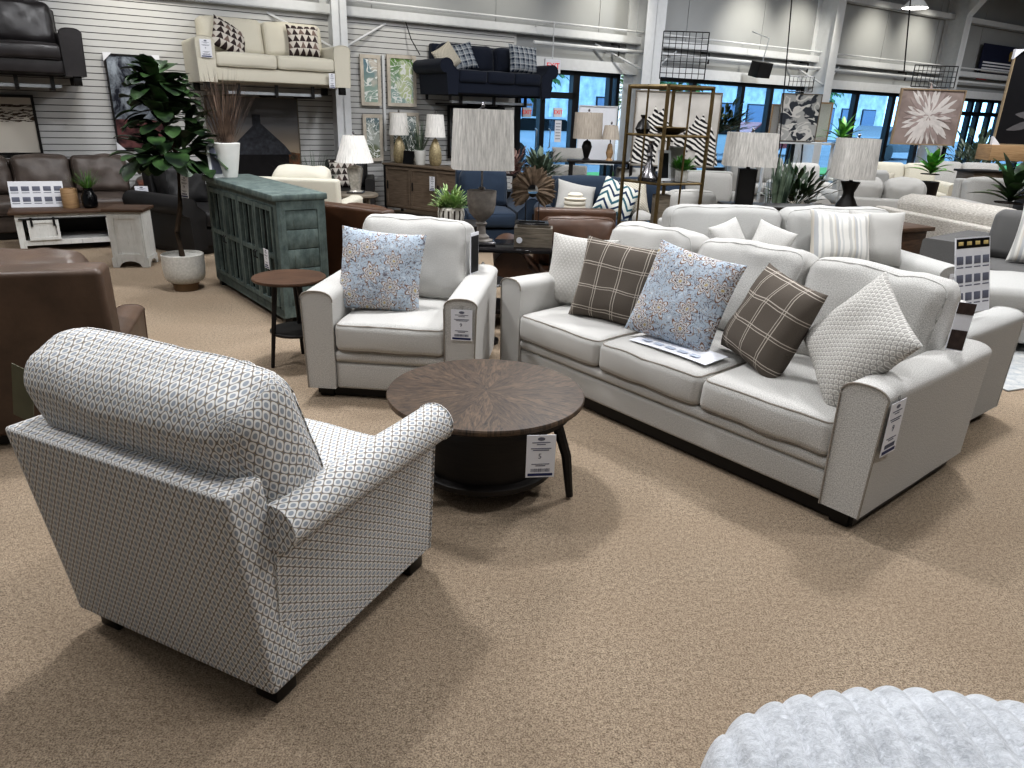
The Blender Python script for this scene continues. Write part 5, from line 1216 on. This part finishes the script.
for (x, z, s, fl) in ((-.34*zw, .03*zh, .95, 0), (.06*zw, .03*zh, .62, 0), (.38*zw, .03*zh, .85, 1)): zebra(zt_, x, z, s*zw*.85, fl, zw, zh, -.030-.002*abs(x))
def stand_for(M, h0, label):
    t = root('display_easel', label, 'easel', M); b = MB(); z = -M.translation.z
    for x in (-.25, .25): b.tube([(x, .06, z), (x*.5, .06, h0)], .014, 5)
    b.tube([(0, .45, z), (0, .05, h0)], .014, 5); b.box(-.28, .28, .0, .08, -.03, -.005); b.build('easel_frame', M_black, t)
stand_for(zM, zh*.9, 'black easel holding the zebra painting')
at_, aw, ah, aM = easel_pic('abstract_painting', 'abstract painting of white loops on charcoal in the middle distance', (782, 93, 814, 142), 12.5, art('loops_canvas', lambda m, u, v: m.color(m.mix(((m.noise(2.6, 1, dist=2.4)-.5).abs()).lt(.045), m.mix(m.ramp(m.noise(4, 3), .46, .5), srgb(58, 62, 70), srgb(176, 176, 174)), srgb(210, 208, 204)))), M_greywood, .012)
stand_for(aM, ah*.8, 'easel behind the abstract loops painting')
easel_pic('canvas_panel', 'blank beige canvas right of the abstract loops painting', (814, 102, 826, 142), 12.7, M_oat, M_ltwood, .02); easel_pic('canvas_panel', 'narrow white canvas left of the abstract loops painting', (772, 104, 782, 142), 12.7, M_white, M_ltwood, .02)
tb_ = dep(800, 142, 12.6); t = root('display_shelf', 'low white ledge under the abstract loops painting', 'shelf', at((tb_.x, 12.6, 0))); b = MB(); b.box(-.6, .6, -.15, .15, tb_.z-.03, tb_.z-.002); b.build('ledge_board', M_girt, t)
for x in (-.55, .55): b = MB(); b.box(x-.02, x+.02, -.02, .02, 0, tb_.z-.03); b.build('leg', M_girt, t)
# hanging flower canvas
def a_flower(m, u, v):
    cx, cz = 0.05, .40; du = u-cx; dv = v-cz; r = (du*du+dv*dv).m('SQRT'); th = dv.m('ARCTAN2', du); n = m.noise(5, 3, dist=.5)
    pet = ((th*11.0+r*26.0+n*5.0).sin()*.5+.5)*m.ramp(r, .42, .06); pet2 = ((th*7.0-r*40.0+n*8.0).sin()).gt(.6)*m.ramp(r, .36, .05)
    k = m.mix(m.ramp(n, .3, .7), srgb(118, 104, 100), srgb(158, 144, 138)); m.color(m.mix(pet*.5, k, srgb(176, 164, 158)))
ft_, fw_, fh_, fM = easel_pic('flower_canvas', 'large taupe canvas with a white petalled flower, hanging on cables', (899, 88, 954, 146), 9.6, art('flower_canvas_print', a_flower), plain('thin_beige_frame', (150, 132, 110), .6), .015, 6)
def petals(parent, cx, cz, rings, mats, yo):
    rnd_ = random.Random(5); b = MB()
    for (n_p, L, W, r0_) in rings:
        for i in range(n_p):
            a = 2*pi*(i+rnd_.random()*.6)/n_p; l = L*rnd_.uniform(.75, 1.1); yo -= .00012
            leaf(b, (cx+cos(a)*r0_, yo, cz+sin(a)*r0_), (cos(a), 0, sin(a)), l, W, rnd_.uniform(-.25, .25), 5, 0, up=(0, 1, 0), mi=rnd_.randrange(len(mats)))
    return b.build('painted_petals', mats, parent, smooth='open', sharp=180)
Mp1, Mp2, Mp3 = plain('pale_petal_paint', (206, 200, 196), .7), plain('mauve_petal_paint', (160, 146, 142), .7), plain('taupe_petal_paint', (134, 120, 116), .7)
petals(ft_, .0, fh_*.52, [(30, fw_*.30, fw_*.055, fw_*.14), (26, fw_*.26, fw_*.045, fw_*.08), (22, fw_*.18, fw_*.036, fw_*.04), (14, fw_*.09, fw_*.025, .0)], [Mp1, Mp1, Mp2], -.026)
def cable(px0, py0, px1, py1, Y, label):
    a = dep(px0, py0, Y); c_ = dep(px1, py1, Y); zc = CEIL+.2; o = MB().tube([(c_.x, Y, c_.z), (a.x, Y, a.z)], .008, 5).build('hanging_cable', M_black); tag(o, label, 'cable')
cable(916, -60, 904, 72, 9.62, 'black cable from the ceiling to the flower canvas'); cable(797, -60, 779, 150, 10.0, 'thin black cable hanging left of the abstract painting')
def wire_grid(label, c4, Y, nx, nz, yaw=0, kind='wire_grid', r_=.004):
    a = dep(c4[0], c4[1], Y); c_ = dep(c4[2], c4[3], Y); w = abs(c_.x-a.x); h = a.z-c_.z; b = MB()
    for i in range(nx+1): x = -w/2+w*i/nx; b.tube([(x, 0, 0), (x, 0, h)], r_ if 0 < i < nx else r_*1.8, 4)
    for i in range(nz+1): z = h*i/nz; b.tube([(-w/2, 0, z), (w/2, 0, z)], r_ if 0 < i < nz else r_*1.5, 4)
    o = b.build(kind, M_blackmetal, None, at(((a.x+c_.x)/2, Y, c_.z), yaw)); tag(o, label, 'wire panel')
wire_grid('black wire grid panel hanging beside the steel post', (664, 31, 704, 80), 10.5, 7, 8)
wire_grid('black wire grid above the flower canvas', (914, 65, 955, 88), 9.66, 10, 4, 6)
wire_grid('small wire grid above the abstract painting', (790, 76, 812, 92), 12.5, 6, 3)
# dark canvas at the right edge + tan shelf below
t, w_, h_, Md = easel_pic('dark_canvas', 'black canvas with pale feathery flowers at the right edge', (1017, 50, 1098, 148), 8.7, art('dark_feather_print', lambda m, u, v: m.color(m.mix(m.noise(6, 4), srgb(12, 12, 15), srgb(26, 26, 30)))), plain('tan_frame', (150, 134, 110), .6), .012, -4, corners=True)
petals(t, -w_*.1, h_*.3, [(9, w_*.3, w_*.07, .02)], [plain('grey_feather_paint', (92, 90, 92), .7)], -.026); petals(t, w_*.05, h_*.75, [(8, w_*.22, w_*.05, .02)], [bpy.data.materials['grey_feather_paint']], -.026)
p = Md.translation; t = root('display_cabinet', 'tan wooden cabinet supporting the dark feather canvas', 'cabinet', at((p.x, p.y, 0), -4))
b = MB(); b.rbox(-w_/2-.06, w_/2, -.16, .16, p.z-.17, p.z-.001, .006, 1, 1); b.build('top_shelf', M_ltwood, t); b = MB(); b.rbox(-.1, w_/2-.03, -.13, .14, .0, p.z-.16, .006, 1, 1); b.build('cabinet_body', M_dkwood, t)
# dark square cabinet
p = dep(982, 170, 11.0); t = root('cabinet', 'dark wooden side cabinet left of the broad-leaf plant at the right', 'cabinet', at((p.x, 11.0, 0), 10)); b = MB(); b.rbox(-.3, .3, -.2, .2, p.z-.03, p.z, .005, 1, 1); b.build('top', M_dkwood, t)
b = MB(); b.rbox(-.26, .26, -.17, .17, .05, p.z-.03, .005, 1, 1); b.build('cabinet_body', M_console, t)
for sx in (-.22, .22):
    for sy in (-.13, .13): b = MB(); b.box(sx-.02, sx+.02, sy-.02, sy+.02, 0, .06); b.build('foot', M_dkwood, t)
# far row of sofas
def far(px, Y, w, mat, label, n=3, rot=0, cush='track', bh=.86, name='sofa', cat='sofa'):
    a = dep(px, 160, Y); M = at((a.x, Y, 0), rot); sofa(name, label, cat, M, w, .9, mat, n, cush, .2, .62, .46, bh, cush_h=.46, cush_t=.22, seed=px*.1, lo=True, rails=False, sag=.03); return M
f1 = far(895, 13.2, 2.0, M_ivory, 'cream sofa in the far row below the flower canvas', 3, -6)
pillow('throw_pillow', 'cable-knit lumbar pillow on the far cream sofa', M_cable, f1 @ lean((-.4, -.25, .46), 0, 20), .8, .3, .14, 40)
f2 = far(968, 14.2, 1.7, M_oat, 'oatmeal sofa in the far row below the glass doors', 2, -10)
far(812, 12.0, .95, M_oat, 'oatmeal armchair below the abstract painting', 1, 8, name='armchair', cat='armchair')
o = far(760, 13.5, 1.4, M_white, 'white loveseat in the far row behind the block lamp', 2, 0, name='loveseat', cat='loveseat')
f3 = far(880, 10.8, 1.1, M_oat2, 'pale round-backed armchair right of the hourglass lamp', 1, 10, 'roll', name='armchair', cat='armchair')
far(1005, 10.0, 1.0, M_white, 'white armchair beyond the grey sofa at the right edge', 1, 0, name='armchair', cat='armchair')
p = dep(815, 190, 10.6); t = root('coffee_table', 'low wooden coffee table in front of the oatmeal armchair', 'coffee table', at((p.x, 10.6, 0))); b = MB(); b.rbox(-.4, .4, -.25, .25, .4, .45, .006, 1, 1); b.build('table_top', M_greywood, t); b = MB(); b.box(-.34, .34, -.2, .2, .1, .4); b.build('body', wood('box_brown', (80, 56, 44), (110, 80, 62)), t)
for sx in (-.3, .3):
    for sy in (-.16, .16): b = MB(); b.box(sx-.02, sx+.02, sy-.02, sy+.02, 0, .11); b.build('leg', M_dkwood, t)
# floor plants
def floor_plant(name, label, px, ptop, Y, kind, leafm, L, n, W, spread=.5, droop=.5, potm=M_black, seed=1, ph=.45):
    a = dep(px, ptop, Y); t = pot_plant(name, label, at((a.x, Y, 0)), [(.12, 0), (.15, ph*.6), (.16, ph), (.15, ph)], potm, kind, leafm, L=L, n=n, W=W, spread=spread, droop=droop, seed=seed, soil_z=max(ph, a.z-L*1.02)); return t
floor_plant('snake_plant', 'snake plant with upright sword leaves beside the block lamp', 785, 148, 7.9, 'blades', M_sage, .62, 34, .045, .22, .05, seed=21, ph=.62)
floor_plant('potted_fern', 'dark leafy plant right of the snake plant', 802, 168, 8.4, 'bush', M_dkleaf, .4, 90, .05, seed=22, ph=.6)
floor_plant('rubber_plant', 'glossy green rubber plant below the flower canvas', 936, 148, 11.9, 'big', M_bright, .38, 16, .12, seed=23, ph=.7, potm=M_dkwood)
floor_plant('broad_leaf_plant', 'broad-leafed green plant at the right edge beyond the grey sofa', 1020, 160, 7.9, 'big', M_fig, .42, 18, .12, seed=24, ph=.7)
floor_plant('potted_plant', 'tall bright green plant behind the hourglass lamp', 846, 114, 12.4, 'big', M_bright, .42, 14, .09, seed=25, ph=.6)
floor_plant('olive_tree', 'tall dark-leafed plant right of the gold shelf stand', 724, 98, 12.2, 'bush', M_dkleaf, .5, 130, .05, seed=26, ph=.8)
floor_plant('potted_shrub', 'grey-green shrub by the glass doors at the far right', 985, 128, 15.5, 'bush', M_sage, .8, 120, .07, seed=27, ph=.6)
floor_plant('dried_flower_bush', 'dusty pink dried flower bush before the entrance doors', 512, 150, 10.4, 'bush', leafmat('dusty_pink_petal', (120, 84, 80), (176, 150, 140)), .32, 90, .04, seed=28, ph=.5)
floor_plant('potted_shrub', 'grey-green shrub before the entrance doors, right of the dried flowers', 541, 152, 10.2, 'bush', M_sage, .32, 90, .05, seed=29, ph=.5)
# small lamps near the window
p = dep(586, 160, 10.2); zt = p.z; t = root('sofa_table', 'dark sofa table under the small beige-shaded lamps by the window', 'console table', at((p.x, 10.2, 0))); b = MB(); b.rbox(-.25, .65, -.15, .15, zt-.03, zt, .005, 1, 1); b.build('table_top', M_dkwood, t)
for sx in (-.2, .6):
    for sy in (-.1, .1): b = MB(); b.box(sx-.02, sx+.02, sy-.02, sy+.02, 0, zt-.03); b.build('leg', M_dkwood, t)
lamp('table_lamp', 'small lamp with a beige drum shade in front of the window', at((p.x, 10.2, zt+.002)), [(.06, 0), (.03, .03), (.05, .1), (.07, .17), (.05, .23), (.02, .25)], M_dkwood, .27, .195, .185, .33, M_shade3)
q = dep(609, 160, 10.2); lamp('table_lamp', 'smaller cream lamp right of the beige drum lamp by the window', at((q.x, 10.2, zt+.002)), [(.05, 0), (.03, .03), (.05, .1), (.03, .2), (.015, .22)], M_ltwood, .27, .12, .09, .18, M_shade3)
easel_pic('white_board', 'blank white board standing by the window behind the beige lamps', (579, 105, 613, 165), 11.2, M_paper, M_whitepaint, .015)
b_ = bpy.data.objects.get('white_board')
# poster with crest
s0, z1 = wal(984, 43, .1); s1, z0 = wal(1021, 83, .1); t = root('wall_sign', 'navy wall sign with a gold crest and white lines above the glass doors', 'sign', WM @ Matrix.Translation(((s0+s1)/2, -.1, z0))); w_ = s1-s0; h_ = z1-z0
b = MB(); b.box(-w_/2, w_/2, -.02, .0, 0, h_); b.build('panel', plain('navy_panel', (34, 38, 62), .5, .05), t)
b = MB(); b.rbox(-.06*h_+.1*w_, .06*h_+.1*w_, -.03, -.02, .58*h_, .8*h_, .004, 1, 1); b.lathe([(.11*h_, 0), (.11*h_, .008)], 16, T=Matrix.Translation((.1*w_, -.026, .76*h_)) @ Matrix.Rotation(pi/2, 4, 'X')); b.build('gold_crest', plain('gold_print_2', (168, 146, 84), .5), t)
b = MB()
for i in range(5): b.box(-.45*w_, .32*w_, -.026, -.02, (.12+.085*i)*h_, (.165+.085*i)*h_)
b.build('white_lines', M_paper, t); b = MB(); b.box(-.5*w_, -.3*w_, -.028, -.021, -.02*h_, .12*h_); b.build('red_logo', M_redink, t)
# exit sign on a drop rod, exit notices
def exit_sign(name, label, M, w, h, mm=M_redink):
    t = root(name, label, 'exit sign', M); b = MB(); b.box(-w/2, w/2, -.02, .02, 0, h); b.build('plate', M_paper, t); b = MB(); text_mb(b, 'EXIT', h*.62, Matrix.Translation((0, -.022, h*.5)) @ STAND, thick=.002); b.build('lettering', mm, t); return t
s_, z_ = wal(552, 73, .7); M_red = plain('exit_red', (190, 40, 40), .6, .05); M_red.node_tree.nodes['Principled BSDF'].inputs['Emission Color'].default_value = (.8, .05, .05, 1); M_red.node_tree.nodes['Principled BSDF'].inputs['Emission Strength'].default_value = .4
t = exit_sign('exit_sign', 'white EXIT sign with red letters hanging by the navy sofa', WM @ Matrix.Translation((s_, -.7, z_)), .30, .20, M_red)
b = MB(); b.tube([(0, 0, .2), (0, 0, .72), (0, .55, .72)], .01, 5); b.build('drop_rod', M_girt, t)
for (px, lab) in ((526, 'EXIT notice taped on the left entrance door'), (557, 'EXIT notice taped on the right entrance door')):
    s_, z_ = wal(px, 117, .05); exit_sign('exit_notice', lab, WM @ Matrix.Translation((s_, -.06, z_)), .17, .15, M_red)
s_, z_ = wal(557, 142, .05); t = root('notice_sheet', 'long white notice taped on the right entrance door', 'notice', WM @ Matrix.Translation((s_, -.06, z_))); b = MB(); b.box(-.07, .07, -.002, .002, 0, .36); b.build('sheet', M_paper, t); b = MB(); [b.box(-.05, .05, -.004, -.002, .05+.05*k, .06+.05*k) for k in range(6)]; b.build('printed_lines', M_ink, t)
# black speaker, pipe
s_, z_ = wal(758, 77, .5); t = root('wall_speaker', 'black box speaker hanging high on the window wall', 'speaker', WM @ Matrix.Translation((s_, -.5, z_)) @ Matrix.Rotation(R(12), 4, 'X')); b = MB(); b.rbox(-.2, .2, -.12, .1, 0, .28, .01, 1, 1); b.build('cabinet', M_black, t); b = MB(); b.box(-.18, .18, -.126, -.12, .02, .26); b.build('grille', M_blackmetal, t); b = MB(); b.tube([(0, 0, .28), (0, 0, .7), (0, .45, .75)], .012, 5); b.build('bracket', M_steel, t)
b = MB(); b.T = WM; b.tube([(7.2, -.22, 2.60), (S_R, -.22, 2.60)], .03, 8); b.tube([(S_L, -.2, 2.92), (S_R, -.2, 2.92)], .02, 6); o = b.build('conduit_pipe', M_girt); struct(o)
for px in (610, 700, 800, 900):
    s_, z_ = wal(px, 60); b = MB(); b.T = WM; b.tube([(s_, -.02, 2.7), (s_, -.22, 2.68), (s_, -.22, 2.5)], .02, 5); struct(b.build('pipe_hanger', M_black))
for (pa, pb, lab) in (((405, 20), (420, 55), 'pair of dark wires running from the rail to the navy sofa'),):
    s_, z_ = wal(pa[0], pa[1], .1); s2, z2 = wal(pb[0], pb[1], .4); o = MB().tube([WM @ Vector((s_, -.1, z_)), WM @ Vector(((s_+s2)/2, -.2, (z_+z2)/2-.02)), WM @ Vector((s2, -.4, z2))], .008, 5).build('cable', M_black); tag(o, lab, 'cable')
